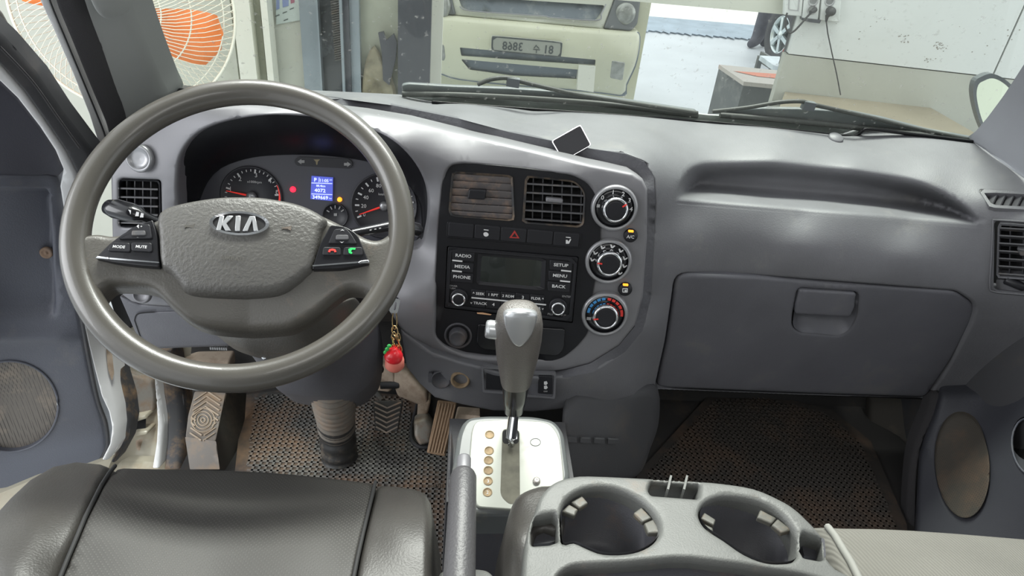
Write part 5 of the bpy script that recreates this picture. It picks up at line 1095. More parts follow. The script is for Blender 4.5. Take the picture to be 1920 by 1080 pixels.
# lever
LV = thing('gear_lever', 'gear lever with grey textured knob, silver cap and chrome shaft', 'gear lever', PG.p(958, 832, 0))
B0 = PG.p(958, 836, .0); B1 = PG.p(959, 822, .02); T0 = at(963, 772, Y=.81)
g = G(); g.tube([B0-PG.n*.02, B0, B1, T0, at(965, 740, Y=.80)], [.0085, .0085, .0085, .0082, .008], 20); g.obj('shaft', m_chrome, LV)
A0, A1 = at(963, 770, Y=.808), at(967, 718, Y=.79)
dL = nrm(A1-A0); sX = nrm(np.array([1, 0, 0])-dL*dL[0]); sY = np.cross(dL, sX); k = mpp(A0)
def sec(c, a, b, p=2.6, n=36): return [c+sX*a*np.sign(math.cos(t))*abs(math.cos(t))**(2/p)+sY*b*np.sign(math.sin(t))*abs(math.sin(t))**(2/p) for t in np.linspace(0, 2*math.pi, n, endpoint=False)]
g = G(); g.rings([sec(A0, 15*k, 13*k), sec(A0+dL*.001, 17.5*k, 15*k), sec(A0*.5+A1*.5, 21.5*k, 18*k), sec(A1, 25*k, 21*k)], True, True); g.obj('collar', m_gloss, LV)
KNB = [(718, 25.5, 21), (714, 27, 22), (690, 32, 27), (660, 38.5, 32), (630, 43, 36), (605, 44.5, 37), (592, 42, 36), (584, 36, 31), (579.5, 24, 22), (578.5, 3, 3)]
Tt = at(974.5, 581, Y=.755); k2 = mpp(Tt); g = G(); R = []
for y, a, b in KNB:
    f = (718-y)/(718-581); c = A1+(Tt-A1)*f; kk = k*(1-f)+k2*f; R.append(sec(c, a*kk, b*kk, 2.5))
g.rings(R, True, True); g.obj('knob', m_grip, LV)
KS = TPS([(975, 584, .742), (946, 590, .735), (1006, 592, .735), (975, 600, .718), (950, 620, .728), (1001, 622, .728), (975, 630, .722), (973, 650, .734), (960, 640, .732)])
capo = spl([(944, 590), (952, 583), (976, 581), (1000, 584), (1008, 591), (1004, 610), (997, 628), (985, 644), (973, 651), (961, 643), (951, 624), (946, 606)], True, 4)
Nf = nrm(np.array([0, -1., .45]))
g = G(); R = []
# silver cap hugging the knob front
def capS(px, py):
    r = rays(px, py); f = np.clip((718-py)/(718-581), 0, 1.02); c = A1+(Tt-A1)*f[:, None]
    ys = np.array([q[0] for q in KNB][::-1]); aa = np.interp(py, ys, [q[1] for q in KNB][::-1]); bb = np.interp(py, ys, [q[2] for q in KNB][::-1]); kk = k*(1-f)+k2*f
    xr = ((px-(967+(974.5-967)*f))/aa).clip(-.95, .95); off = .008*np.clip((py-584)/66, 0, 1)+ bb*kk*(1-np.abs(xr)**2.5)**(1/2.5)*1.02+.0022
    dep = (c-CAM) @ FW - off/max(.3, abs(float(sY @ FW)))
    return CAM + r*(dep)[:, None]
g.relief(capo, capS, inn=(0, 1, -.2), rp=4, rm=.002, step=6, skirt=.004); g.obj('silver_cap', m_silverp, LV)
c = at(932, 619, Y=.765); kk = mpp(c); g = G(); g.lathe(c, (-1, 0.05, .05), [(18*kk, -.006), (18*kk, 14*kk), (16.5*kk, 20*kk), (13*kk, 22*kk), (.0005, 22.5*kk)], 28, ref=(0, 0, 1)); g.obj('release_button', m_silverp, LV)

# ================================================================== HANDBRAKE
hbk = thing('handbrake', 'black textured handbrake grip with smooth push button end', 'handbrake', at(862, 1060, Z=.40))
E0, E1 = at(869, 890, Z=.485), at(860, 1110, Z=.475)
dv = nrm(E0-E1); g = G()
def hsec(c, r_, fl=1.0): 
    u = nrm(np.cross(dv, (0, 0, 1))); v = np.cross(u, dv); return [c+u*r_*math.cos(t)*.93+v*r_*1.05*math.sin(t) for t in np.linspace(0, 2*math.pi, 24, endpoint=False)]
k0, k1 = mpp(E0), mpp(E1)
g.rings([hsec(E0+dv*.003, 20*k0), hsec(E0, 24*k0), hsec(E0-dv*.004, 26.5*k0), hsec(E0*.6+E1*.4, 27.5*k0), hsec(E1, 29*k0)]); g.obj('grip', m_brake, hbk)
g = G(); g.lathe(E0+dv*.001, dv, [(13.5*k0, 0), (13.5*k0, .022), (12*k0, .0245), (.0005, .0245)], 24); g.obj('button', m_silver, hbk)
g = G(); g.relief(spl([(822, 1085), (826, 1068), (850, 1062), (900, 1062), (922, 1070), (930, 1090), (930, 1150), (822, 1150)], True, 4), TPS([(822, 1085, .43), (925, 1085, .43), (870, 1062, .42), (870, 1150, .44)], 'Z'), inn=(0, 0, -1), rp=10, rm=.012, step=12, skirt=.2); g.obj('bracket_cover', m_cup, hbk)

# ================================================================== SEATS
def zrel(poly, ctl, mat, name, par, rp=14, rm=.02, step=14, skirt=.1, inn=(0, .35, -1), label=None, **k):
    S = TPS(ctl, 'Z'); g = G(); g.relief(poly, S, inn=inn, rp=rp, rm=rm, step=step, skirt=skirt, **k); return g.obj(name, mat, par, label), S
ds = thing('driver_seat', 'black leather driver seat cushion with perforated centre and raised bolsters', 'seat', at(400, 1000, Z=.2))
SZ = [(0, 960, .42), (110, 880, .40), (200, 870, .41), (215, 873, .412), (400, 877, .405), (560, 886, .40), (700, 903, .40), (795, 915, .40), (808, 960, .43), (805, 1080, .44), (400, 960, .425), (400, 1080, .43), (600, 1000, .43), (180, 930, .435), (120, 1050, .445), (60, 980, .45), (0, 1050, .46), (740, 980, .435), (690, 1000, .428), (0, 1200, .46), (400, 1200, .435), (800, 1200, .44), (-60, 1000, .41)]
SSm = TPS(SZ, 'Z')
seamL = [(216, 873), (204, 888), (190, 910), (176, 938), (160, 970), (144, 1008), (126, 1050), (108, 1095), (70, 1200)]
seamR = [(704, 903), (698, 930), (690, 962), (681, 1000), (672, 1040), (662, 1090), (640, 1200)]
zrel(seamL[:1]+[(300, 875), (400, 877), (500, 881), (580, 888), (650, 896)]+seamR+[(350, 1210)]+seamL[::-1][:-1], SZ, m_perf, 'cushion_centre', ds, rp=10, rm=.010, step=18, skirt=.15, inn=(0, .25, -1))
zrel([(-140, 1110), (-60, 1004), (-20, 962), (14, 925), (52, 890), (96, 865), (140, 856), (187, 860), (216, 871)]+seamL[1:]+[(-200, 1210)], SZ, m_leather, 'side_bolster', ds, rp=22, rm=.022, step=16, skirt=.15, inn=(-.2, .25, -1))
zrel([(704, 903), (740, 905), (772, 909), (796, 916), (806, 935), (809, 970), (808, 1040), (806, 1200), (640, 1200)]+seamR[::-1][1:-1], SZ, m_leather, 'side_bolster', ds, rp=16, rm=.016, step=14, skirt=.15, inn=(.1, .25, -1))
for sm_ in (seamL, seamR): g = G(); g.tube(list(SSm(np.array([float(p[0]) for p in sm_]), np.array([float(p[1]) for p in sm_]), -.0005)), .0025, 6); g.obj('seam', m_seam, ds)
ps = thing('passenger_seat', 'light grey ribbed cloth passenger seat cushion', 'seat', at(1760, 1050, Z=.2))
PZ = [(1530, 985, .36), (1600, 988, .385), (1714, 992, .385), (1920, 1008, .385), (1560, 1030, .39), (1700, 1060, .415), (1900, 1080, .415), (1600, 1160, .42), (2000, 1160, .42), (1800, 1030, .405)]
zrel([(1532, 984), (1580, 986), (1650, 987), (1714, 990), (1800, 996), (1920, 1006), (2000, 1016), (2040, 1200), (1580, 1200), (1585, 1090), (1560, 1040), (1545, 1005)], PZ, m_knit, 'cushion', ps, rp=12, rm=.014, step=16, skirt=.15)
PSm = TPS(PZ, 'Z'); sm_ = [(1552, 988), (1566, 1006), (1580, 1030), (1596, 1056), (1610, 1085), (1630, 1140)]
g = G(); g.tube(list(PSm(np.array([float(p[0]) for p in sm_]), np.array([float(p[1]) for p in sm_]), .001)), .005, 8); g.obj('piping', m_knitp, ps)

# ================================================================== CENTRE CONSOLE (folded middle seat)
cc = thing('centre_console', 'grey plastic cup holder console on the folded leather middle seat', 'console', at(1250, 1060, Z=.3))
zrel(spl([(1010, 905), (1032, 903), (1060, 900), (1060, 1000), (1010, 1000), (990, 1090), (985, 1200), (944, 1200), (946, 1060), (951, 985), (960, 945), (975, 920)], True, 4), [(980, 915, .45), (1040, 903, .45), (952, 985, .44), (946, 1080, .44), (1000, 1000, .465), (985, 1200, .46), (970, 1000, .462)], m_leather, 'leather_cover', cc, rp=16, rm=.022, step=12, skirt=.15)
CZ = [(1071, 891, .49), (1215, 893, .49), (1414, 912, .49), (1517, 973, .485), (1600, 1080, .48), (978, 1080, .48), (1005, 956, .485), (1250, 1000, .50), (1250, 1150, .51), (950, 1150, .49), (1620, 1150, .49)]
CS = TPS(CZ, 'Z')
CL = spl([(1052, 985), (1052, 963), (1060, 940), (1079, 924), (1108, 914), (1146, 914), (1187, 928), (1220, 953), (1237, 984), (1232, 1008), (1208, 1026), (1174, 1035), (1132, 1035), (1105, 1026), (1077, 1014), (1056, 1016)], True, 3)
CR = spl([(1313, 957), (1326, 940), (1356, 930), (1397, 933), (1440, 946), (1476, 972), (1496, 1004), (1498, 1030), (1490, 1048), (1469, 1053), (1436, 1051), (1397, 1036), (1359, 1010), (1328, 990), (1315, 973)], True, 3)
NL = rnd([(1003, 968), (1040, 962), (1047, 970), (1048, 1012), (1030, 1018), (998, 1020), (997, 990)], 4)
NR = rnd([(1506, 997), (1546, 1010), (1549, 1044), (1540, 1048), (1508, 1042), (1503, 1020)], 4)
SL = rnd([(1223, 900), (1313, 907), (1310, 932), (1222, 925), (1217, 916)], 4)
LT = rnd([(1043, 1078, 20), (1072, 1060, 16), (1180, 1054), (1262, 1046), (1300, 1047), (1387, 1058), (1500, 1076), (1590, 1100), (1640, 1200), (1020, 1200)], 8)
outl = spl([(978, 1090), (981, 1050), (985, 1015), (992, 985), (1003, 956), (1012, 930), (1029, 909), (1048, 897), (1071, 891), (1105, 888), (1215, 893), (1300, 898), (1352, 902), (1414, 912), (1462, 932), (1492, 950), (1517, 973), (1535, 992), (1548, 1012), (1552, 1040), (1569, 1063), (1610, 1090), (1690, 1200), (960, 1200)], True, 3)
g = G(); g.relief(outl, CS, inn=(0, .15, -1), rp=9, rm=.010, step=12, skirt=.10, holes=[CL, CR, NL, NR, SL, LT], hskirt=.025); g.obj('tray_body', m_cup, cc)
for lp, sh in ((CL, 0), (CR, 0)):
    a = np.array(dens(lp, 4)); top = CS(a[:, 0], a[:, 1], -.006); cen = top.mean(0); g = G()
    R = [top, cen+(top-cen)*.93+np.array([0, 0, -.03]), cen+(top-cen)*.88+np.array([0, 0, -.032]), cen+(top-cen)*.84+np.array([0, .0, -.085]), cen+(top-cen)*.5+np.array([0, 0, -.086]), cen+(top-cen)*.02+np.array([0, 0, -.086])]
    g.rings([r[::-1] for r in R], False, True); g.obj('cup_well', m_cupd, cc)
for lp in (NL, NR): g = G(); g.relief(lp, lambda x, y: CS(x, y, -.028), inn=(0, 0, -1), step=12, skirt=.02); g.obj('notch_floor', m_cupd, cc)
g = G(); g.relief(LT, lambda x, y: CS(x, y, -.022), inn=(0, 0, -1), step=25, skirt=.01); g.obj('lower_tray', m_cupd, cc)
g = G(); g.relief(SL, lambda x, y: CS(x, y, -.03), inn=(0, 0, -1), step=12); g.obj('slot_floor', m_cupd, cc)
for x in (1252, 1282): g = G(); a, b = CS(np.array([x+3., x-3.]), np.array([903., 929]), -.0115); g.beam(a, b, (0, 0, 1), .02, .0025); g.obj('slot_divider', m_cup, cc)
c4 = lambda L_: [(940+x/2.909, 860+y/2.909) for x, y in L_]
for L_ in ([(378, 236), (440, 199), (475, 240), (428, 270)], [(326, 286), (370, 246), (420, 275), (400, 312)], [(720, 295), (765, 262), (822, 322), (772, 345)], [(778, 350), (830, 328), (864, 380), (862, 403), (800, 405)],
           [(1088, 325), (1108, 290), (1171, 330), (1160, 362)], [(1098, 348), (1155, 375), (1160, 422), (1128, 400)], [(1395, 320), (1413, 275), (1503, 322), (1475, 354)], [(1475, 360), (1508, 325), (1588, 387), (1530, 404)]):
    g = G(); g.relief(rnd(c4(L_), 3), lambda x, y: CS(x, y, -.010), inn=(0, 0, -1), rp=3, rm=.002, step=8, skirt=.004); g.obj('cup_tab', m_tab, cc)

# ================================================================== OUTSIDE THE WINDSCREEN
GZ = -.78
def X_(px, Y, py=90): return float(at(px, py, Y=Y)[0])
g = G(); Ya = float(at(1300, 66, Z=GZ)[1]); Yb = float(at(1300, 40, Z=GZ)[1])
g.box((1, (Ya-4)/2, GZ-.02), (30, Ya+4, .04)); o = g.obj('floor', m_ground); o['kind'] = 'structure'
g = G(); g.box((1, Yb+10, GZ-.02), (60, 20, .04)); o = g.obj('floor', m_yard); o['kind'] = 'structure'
g = G(); g.box((2, (Ya+Yb)/2, GZ-.005), (14, Yb-Ya, .05))
for i in range(120): g.add([(-2+i*.1, Ya-.001, GZ+.02), (-2+i*.1+.1, Ya-.001, GZ+.02), (-2+i*.1+.05, Ya-.06-.04*(i*7 % 3), GZ+.021)], [(0, 1, 2)])
tag(g.obj('threshold_strip', m_ramp), 'blue-grey rubber threshold with ragged edge across the garage doorway', 'threshold')
# left wall, trims and doorway panels at Y = 2.9
YL = 2.9
def post(name, p0, p1, mat, dep=.06, y=YL, z0=GZ, z1=1.9):
    a, b = X_(p0, y), X_(p1, y); g = G(); g.box(((a+b)/2, y+dep/2, (z0+z1)/2), (abs(b-a), dep, z1-z0)); return g, name, mat
g, *_ = post('w', -1400, 566, m_wallg, .1, YL+.05); o = g.obj('wall_left', m_wallg); o['kind'] = 'structure'
for i, (a, b, mt_, y) in enumerate(((432, 441, m_wallg, YL-.03), (444, 476, m_post, YL-.05), (479, 495, m_olive, YL-.0), (496, 508, m_post, YL-.05))):
    g, *_ = post('t', a, b, mt_, .08, y); o = g.obj('trim_%d' % (i+3), mt_); o['kind'] = 'structure'
pw = Pl((X_(540, YL), YL+.045, .8), (0, -1, 0))
t = thing('wall_poster', 'small pastel poster with blue and dark red pictures on the wall', 'poster', pw.p(538, 46))
g = G(); g.slab(pw, [(514, -70), (560, -70), (562, 38), (518, 46)], 0, .004); g.obj('sheet', M('poster_paper', (.50, .56, .52), .6), t)
g = G(); g.slab(pw, [(518, -4), (524, -6), (524, 16), (518, 19)], .004, .006); g.slab(pw, [(529, -6), (541, -8), (541, 11), (530, 14)], .004, .006); g.obj('picture', M('poster_blue', (.22, .27, .45), .6), t)
g = G(); g.slab(pw, [(544, -12), (552, -14), (552, 5), (545, 7)], .004, .006); g.obj('picture', M('poster_red', (.32, .12, .16), .6), t)
g = G()
for x, y in ((520, 30), (534, 24), (547, 17), (536, 38)): g.slab(pw, [(x-4, y), (x+4, y-3), (x+4, y-1.5), (x-4, y+1.5)], .004, .006)
g.obj('printed_lines', m_printb, t)
# doorway panels
specs = [('glass_panel', 566, 600, m_steel, YL+.02, 'narrow pale streaked glass strip beside the beige wall'),
         ('glass_panel', 600, 637, m_darkgl, YL+.05, 'dark dusty glass panel with a grey coiled strip inside'),
         ('door_stile', 645, 655, m_charc, YL, 'thin dark door stile with a chrome edge'),
         ('glass_panel', 656, 674, m_steel, YL+.02, 'narrow blue-grey glass strip right of the chrome edge'),
         ('board', 674, 746, m_olive, YL+.06, 'pale olive board with brown stains behind the glass'),
         ('rubber_column', 746, 806, m_charc, YL-.02, 'charcoal panel just left of the white mirror post')]
for nm, a, b, mt_, y, lab in specs:
    g, *_ = post(nm, a, b+1, mt_, .05, y); tag(g.obj(nm, mt_), lab, {'glass_panel': 'glass panel', 'door_stile': 'stile', 'board': 'board', 'rubber_column': 'panel'}[nm])
g = G(); g.box(((X_(566, 3.1)+X_(812, 3.1))/2, 3.12, .3), (X_(812, 3.1)-X_(566, 3.1), .04, 3.2)); tag(g.obj('backing_wall', m_darkgl), 'dark dusty wall seen between the glass panels', 'wall')
for p0, p1, y0, lab in ((639, 644, YL-.02, 'bright chrome vertical edge bar between the dark glass panels'), (597, 600, YL-.01, 'slim bright steel bar at the right of the pale glass strip')):
    g, *_ = post('b', p0, p1, m_chrome, .02, y0); tag(g.obj('steel_bar', m_steel), lab, 'bar')
pp = Pl((X_(700, YL), YL+.055, .5), (0, -1, 0))
g = G(); g.slab(pp, [(676, 200), (679, 150), (684, 118), (692, 96), (701, 88), (712, 104), (722, 126), (733, 146), (740, 168), (745, 200)], 0, .03, .01); tag(g.obj('brown_bag', M('brown_bag', (.20, .18, .12), .8, var=.45, vs=14)), 'brown crumpled sacking behind the glass low beside the dark bracket', 'bag')
g = G(); g.slab(pp, [(709, 62), (719, 60), (724, 76), (738, 64), (744, 80), (742, 110), (730, 160), (718, 150), (716, 100)], .02, .04); tag(g.obj('black_bracket', m_charc), 'black forked bracket leaning behind the glass beside the brown sacking', 'bracket')
pz = Pl((X_(620, YL), YL+.045, .5), (0, -1, 0)); g = G(); cA, cB = pz.p(632, 0), pz.p(640, 110)
for i in range(26): f = i/25; q = cA*(1-f)+cB*f; g.beam(q+np.array([-.025, 0, -.008]), q+np.array([.025, 0, .008]), (0, 1, 0), .012, .006)
tag(g.obj('coiled_strip', m_tab), 'grey ribbed strip hanging inside the dark glass panel', 'strip')
# white mirror frame post
YM = 3.1
g = G(); a, b = X_(809, YM, 60), X_(830, YM, 60); g.box(((a+b)/2, YM, .35), (b-a, .05, 2.3)); tag(g.obj('white_post', m_post), 'bright white upright post left of the cream truck', 'post')

# ---- own truck reflected in the mirror, modelled as a solid cream front
YT = 4.9
tk = thing('truck', 'mirror reflection of this truck modelled as a cream front with dark grilles and mirrored plate', 'truck', (X_(1000, YT+.5), YT+.9, GZ))
TT = TPS([(826, 100, 5.0), (900, 100, 4.92), (1010, 100, 4.9), (1120, 110, 4.93), (1180, 110, 5.02), (1200, 60, 5.12), (1000, 160, 5.0), (1170, 170, 5.12), (830, 160, 5.1), (1000, -50, 5.05), (1200, -50, 5.2), (826, -50, 5.12), (1000, 30, 4.96), (1000, 48, 4.9)])
ti = dict(inn=(0, 1, 0))
bump = spl([(800, 28), (832, 30), (900, 36), (1000, 45), (1100, 54), (1180, 60), (1199, 62), (1200, 90), (1192, 125), (1176, 160), (1172, 180), (1130, 176), (1050, 168), (950, 160), (860, 150), (826, 140), (800, 136)], True, 3)
LG = rnd([(862, 89), (1117, 112), (1116, 123), (865, 105)], 2); LG2 = rnd([(864, 111), (1112, 133), (1110, 150), (960, 142), (880, 131)], 4)
g = G(); g.relief(bump, TT, rp=9, rm=.04, step=12, skirt=.3, holes=[LG, LG2], hr=False, hskirt=.016, **ti); g.obj('bumper', m_truck, tk)
g = G(); g.relief(bump, lambda x, y: TT(x, y, .03), step=30, **ti); g.obj('bumper_backing', m_truckw, tk)
UG = rnd([(858, -8), (1134, 10), (1128, 26), (1118, 40), (1040, 35), (1022, 32), (960, 29), (880, 22), (866, 15)], 5)
g = G(); g.relief([(850, -80), (1158, -80), (1152, 0), (1132, 55), (1000, 43), (900, 34), (853, 29), (846, 0), (838, -80)], lambda x, y: TT(x, y, .03), rp=6, rm=.02, step=14, skirt=.2, holes=[UG], hr=False, hskirt=.04, **ti); g.obj('front_panel', M('truck_panel_paint', (.50, .51, .42), .4, coat=.3), tk)
g = G(); g.relief(UG, lambda x, y: TT(x, y, .07), step=20, **ti); g.obj('upper_grille', m_truckw, tk)
g = G(); g.band([(862, 12), (880, 20), (960, 26), (1020, 30), (1036, 33), (1118, 38), (1128, 25), (1136, 8)], lambda x, y: TT(x, y, .015), 2.5, .01); g.obj('chrome_moulding', m_silver2, tk)
for nm, poly, mt_, dy in (('headlamp', [(1158, -40), (1153, 0), (1132, 54), (1184, 59), (1196, 46), (1202, 0), (1203, -40)], m_lampd, .0), ('headlamp', [(806, -40), (844, -40), (848, 0), (855, 29), (832, 27), (806, 24)], m_lampd, .0)):
    g = G(); g.relief(rnd(poly, 5), lambda x, y: TT(x, y, .02), rp=4, rm=.02, step=12, skirt=.2, **ti); h_ = g.obj(nm, mt_, tk)
    cx, cy = (1172, 26) if poly[0][0] > 1000 else (833, 12); g = G(); c = TT(np.array([float(cx)]), np.array([float(cy)]), -.0)[0]; k = mpp(c); g.ball(c, 20*k if cx > 1000 else 12*k, .03, 20*k, 20, 12); g.obj('lamp_glass', m_lamp, h_)
for poly in ([(1147, 113), (1173, 117), (1168, 152), (1143, 147)], [(826, 82), (833, 84), (836, 108), (832, 116), (826, 112)]): g = G(); g.relief(rnd(poly, 4), lambda x, y: TT(x, y, -.004), rp=3, rm=.01, step=8, skirt=.01, **ti); g.obj('fog_lamp', m_lamp, tk)
g = G(); g.box((X_(1000, 5.9), 6.0, .3), (1.5, 1.5, 1.7)); g.obj('cab', m_truck, tk)
g = G(); g.box((X_(1000, 5.9), 6.0, GZ+.22), (1.4, 1.2, .2))
for x in (-.6, .6): g.lathe((X_(1000, 5.9)+x, 5.7, GZ+.3), (1, 0, 0), [(.30, -.1), (.30, .1)], 24)
g.obj('undercarriage', m_tyre, tk)
PP = Pl(TT(np.array([988.]), np.array([88.]))[0]+np.array([0, -.03, 0]), (0.02, -1, .0))
g = G(); g.slab(PP, rnd([(922, 67), (1055, 79), (1052, 108), (921, 96)], 4), -.02, .004, .002); npl = g.obj('number_plate', m_plateb, tk)
g = G(); g.ring(PP, rnd([(922, 67), (1055, 79), (1052, 108), (921, 96)], 4), rnd([(925, 70), (1052, 81), (1049.5, 105.5), (924, 93.5)], 3), .003, .0055); g.obj('plate_border', m_printb, npl)
g = G(); rt = 0
text(g, '3868', PP, 961, 86.5, 15, .006, sx=.92, mirror=True, bold=True); text(g, '81', PP, 1030, 93, 15, .006, sx=.92, mirror=True, bold=True)
x, y = 1006, 91.5; k = mpp(PP.p(x, y)); S1 = lambda a, b, w_: g.beam(PP.p(a[0], a[1], .006), PP.p(b[0], b[1], .006), PP.n, .001, w_*k)
S1((x, y-7), (x-5, y-1), 1.6); S1((x, y-5), (x+5, y-.4), 1.6); S1((x-6.5, y+1), (x+6.5, y+2.2), 1.6); S1((x, y+2), (x-.4, y+8), 1.6)
g.obj('lettering', m_printb, npl)
g = G(); pc_ = Pl(TT(np.array([1100.]), np.array([147.]))[0]+np.array([0, -.05, 0]), (0, -1, 0)); g.slab(pc_, [(1085, 121), (1117, 124), (1113, 173), (1082, 168)], -.1, 0); 
t = g.obj('white_card', m_post); tag(t, 'small white rectangular card hanging in front of the truck grille', 'card')

# ---- right wall with two tones, board, sockets, cables
W0 = at(1490, 102, Y=2.4); W1 = at(1920, 150, Z=float(W0[2])); ud = nrm((W1-W0)*np.array([1, 1, 0])); wn = np.array([ud[1], -ud[0], 0.]); PWR = Pl(W0, wn)
PWR.u = ud; PWR.v = np.array([0, 0, 1.])
g = G()
zt = float(PWR.p(1475, 172)[2]); L0 = float((PWR.p(1500, 100)-PWR.o) @ ud)-.01
def wq(u0, u1, z0, z1, h=0.0, t_=.04):
    g = G(); c = PWR.o+ud*(u0+u1)/2+wn*(h-t_/2); g.beam(c+np.array([0, 0, z0-PWR.o[2]]), c+np.array([0, 0, z1-PWR.o[2]]), ud, u1-u0, t_); return g
useam = float((PWR.p(1895, 68)-PWR.o) @ ud)
o = wq(-.02, useam-.003, W0[2], 2.4).obj('wall_back', m_wallw); o['kind'] = 'structure'
o = wq(useam+.003, 4.5, W0[2], 2.4).obj('wall_back', m_wallw); o['kind'] = 'structure'
o = wq(-.03, 4.5, GZ, W0[2]-.004, -.002).obj('wall_back', m_wallb); o['kind'] = 'structure'
o = wq(-.02, 4.5, W0[2]-.01, 2.4, -.03).obj('wall_back', m_charc); o['kind'] = 'structure'
g = G(); bp = [at(x, y, Z=zt) for x, y in ((1472, 172), (1745, 202), (1852, 263), (1700, 290), (1440, 260))]; g.prism(Pl((0, 0, zt), (0, 0, 1)), [(p[0], p[1]) for p in bp], -.03, 0)
g.box(tuple((np.array(bp).mean(0)+np.array([0, 0, -.4])).tolist()), (.5, .2, .74)); tag(g.obj('work_board', m_wood), 'brown board top along the foot of the two tone wall', 'table')
# scuffs and specks on the white panel
g = G(); rs_ = np.random.default_rng(5)
for x, y, n_, sx_, sy_ in ((1765, 85, 26, 14, 9), (1740, 112, 10, 10, 6), (1690, 75, 14, 14, 14), (1640, 55, 10, 60, 40), (1800, 90, 14, 90, 60), (1870, 60, 8, 30, 40)):
    for _ in range(n_):
        a, b = x+rs_.normal()*sx_*.5, y+rs_.normal()*sy_*.5
        if not (1560 < a < 1915 and 4 < b < 112+(a-1520)*.08-6): continue
        r_ = rs_.uniform(.4, 1.2); g.add([PWR.p(a+r_*1.6*math.cos(t), b+r_*math.sin(t)-(.4*r_*math.cos(t)), .0006) for t in np.linspace(0, 6.28, 7)[:-1]], [(0, 1, 2, 3, 4, 5)])
o = g.obj('scuff_marks', M('scuff_dirt', (.24, .22, .19), .8), bpy.data.objects['wall_back.001'] if 'wall_back.001' in bpy.data.objects else None); o['kind'] = 'stuff'
# lintel beam and sockets
g = G(); zb = float(at(1480, 28, Y=2.44)[2]); yb = 2.44; g.box(((X_(1140, yb, 0)+X_(1500, yb, 20))/2-.0, yb+.04, zb+.3), (X_(1500, yb, 20)-X_(1140, yb, 0), .08, .6)); 
tag(g.obj('lintel_board', m_wallg), 'pale board crossing the top above the bright doorway', 'board')
def plate(name, poly, lab, h=.02):
    g = G(); g.slab(PWR, rnd(poly, 2), 0, h, .003); o = g.obj(name, m_wallw); return o
o = plate('switch_box', [(1472, -30), (1508, -28), (1503, 31), (1470, 28)], ''); tag(o, 'plain white electrical box at the end of the pale board', 'electrical box')
g = G(); g.ring(PWR, [(1480, -30), (1502, -28), (1498, 21), (1478, 19)], [(1482, -28), (1500, -26), (1496, 19), (1480, 17)], .02, .022); g.obj('cover_line', m_printd, o)
for i, (poly, cx, lab) in enumerate((([(1510, -30), (1541, -28), (1534, 38), (1504, 35)], 1525, 'white double socket plate beside the plain electrical box'), ([(1544, -30), (1580, -28), (1574, 42), (1537, 38)], 1556, 'white double socket plate with round black plug, right of its neighbour'))):
    o = plate('wall_socket', poly, ''); tag(o, lab, 'socket', 'wall sockets')
    for cy in (2, 18):
        if i == 1 and cy == 18: continue
        g = G(); c = PWR.p(cx-cy*.15, cy, .02); k = mpp(c); g.lathe(c, wn, [(9*k, 0), (9*k, .003), (7*k, .003), (6*k, -.004), (.0005, -.004)], 20); g.obj('socket_hole', m_printd, o)
g = G(); g.slab(PWR, [(1504, 34), (1540, 38), (1537, 44), (1520, 42), (1504, 38)], 0, .03); tag(g.obj('socket_bracket', m_charc), 'dark bracket strip under the left double socket plate', 'bracket')
t = thing('power_cable', 'black plug with thin straight cable running down the right wall', 'cable', PWR.p(1577, 178, .02))
g = G(); c = PWR.p(1556, 20, .02); k = mpp(c); g.lathe(c, wn, [(8*k, 0), (8*k, .02), (6*k, .03), (.001, .032)], 20); g.tube([c+wn*.025, PWR.p(1551, 30, .035), PWR.p(1549, 40, .03)], [5*k, 4*k, 2*k], 8); g.obj('plug', m_wirec, t)
g = G(); g.tube([PWR.p(x, y, .02) for x, y in ((1549, 38), (1552, 62), (1560, 100), (1569, 140), (1576, 178))], 1.3*k, 6); g.obj('cord', m_wirec, t)
t = thing('power_cable', 'grey plug with black cable looping down behind the electrical box', 'cable', PWR.p(1482, 62, .04))
g = G(); g.tube([PWR.p(1528, 18, .03), PWR.p(1520, 23, .05)], [5*k, 3.5*k], 10); g.obj('plug', m_wirec, t)
g = G(); g.tube([PWR.p(x, y, .045) for x, y in spl([(1524, 21), (1512, 33), (1500, 47), (1488, 59), (1479, 61), (1473, 50), (1473, 36), (1476, 24)], False, 4)], 1.8*k, 6); g.obj('cord', m_wirec, t)
# dirty steel box, stand and cabinet at the doorway
zb2 = float(at(1348, 121, Y=3.7)[2])
def solid(poly, z, zlow, mt_, name, par=None):
    P = [at(x, y, Z=z) for x, y in poly]; g = G(); g.prism(Pl((0, 0, z), (0, 0, 1)), [(p[0], p[1]) for p in P], zlow-z, 0); return g.obj(name, mt_, par)
bx = thing('steel_box', 'low dirty steel box with pale top and red stripe by the doorway', 'box', (float(at(1400, 140, Z=zb2)[0]), 3.5, GZ))
solid([(1348, 121), (1490, 135), (1484, 162), (1395, 153)], zb2, zb2-.02, m_boxt, 'top', bx)
solid([(1349, 122.5), (1488, 136), (1483, 161), (1396, 152)], zb2-.021, GZ, m_boxd, 'body', bx)
g = G(); P = [at(x, y, Z=zb2+.002) for x, y in ((1375, 133), (1480, 140), (1478, 149), (1420, 143))]; g.add(P, [(0, 1, 2, 3)]); g.obj('red_stripe', M('faded_red_stripe', (.62, .22, .14), .6), bx)
solid([(1402, 161), (1480, 166), (1474, 196), (1434, 194)], zb2-.12, zb2-.14, m_boxw, 'lower_shelf', bx)
st_ = thing('step_stool', 'small dark framed stand with pale top behind the steel box', 'stand', (float(at(1440, 115, Y=4.4)[0]), 4.4, GZ)); zs = float(at(1426, 104, Y=4.6)[2])
solid([(1425, 104), (1462, 106), (1465, 127), (1450, 122)], zs, zs-.03, m_boxw, 'top', st_)
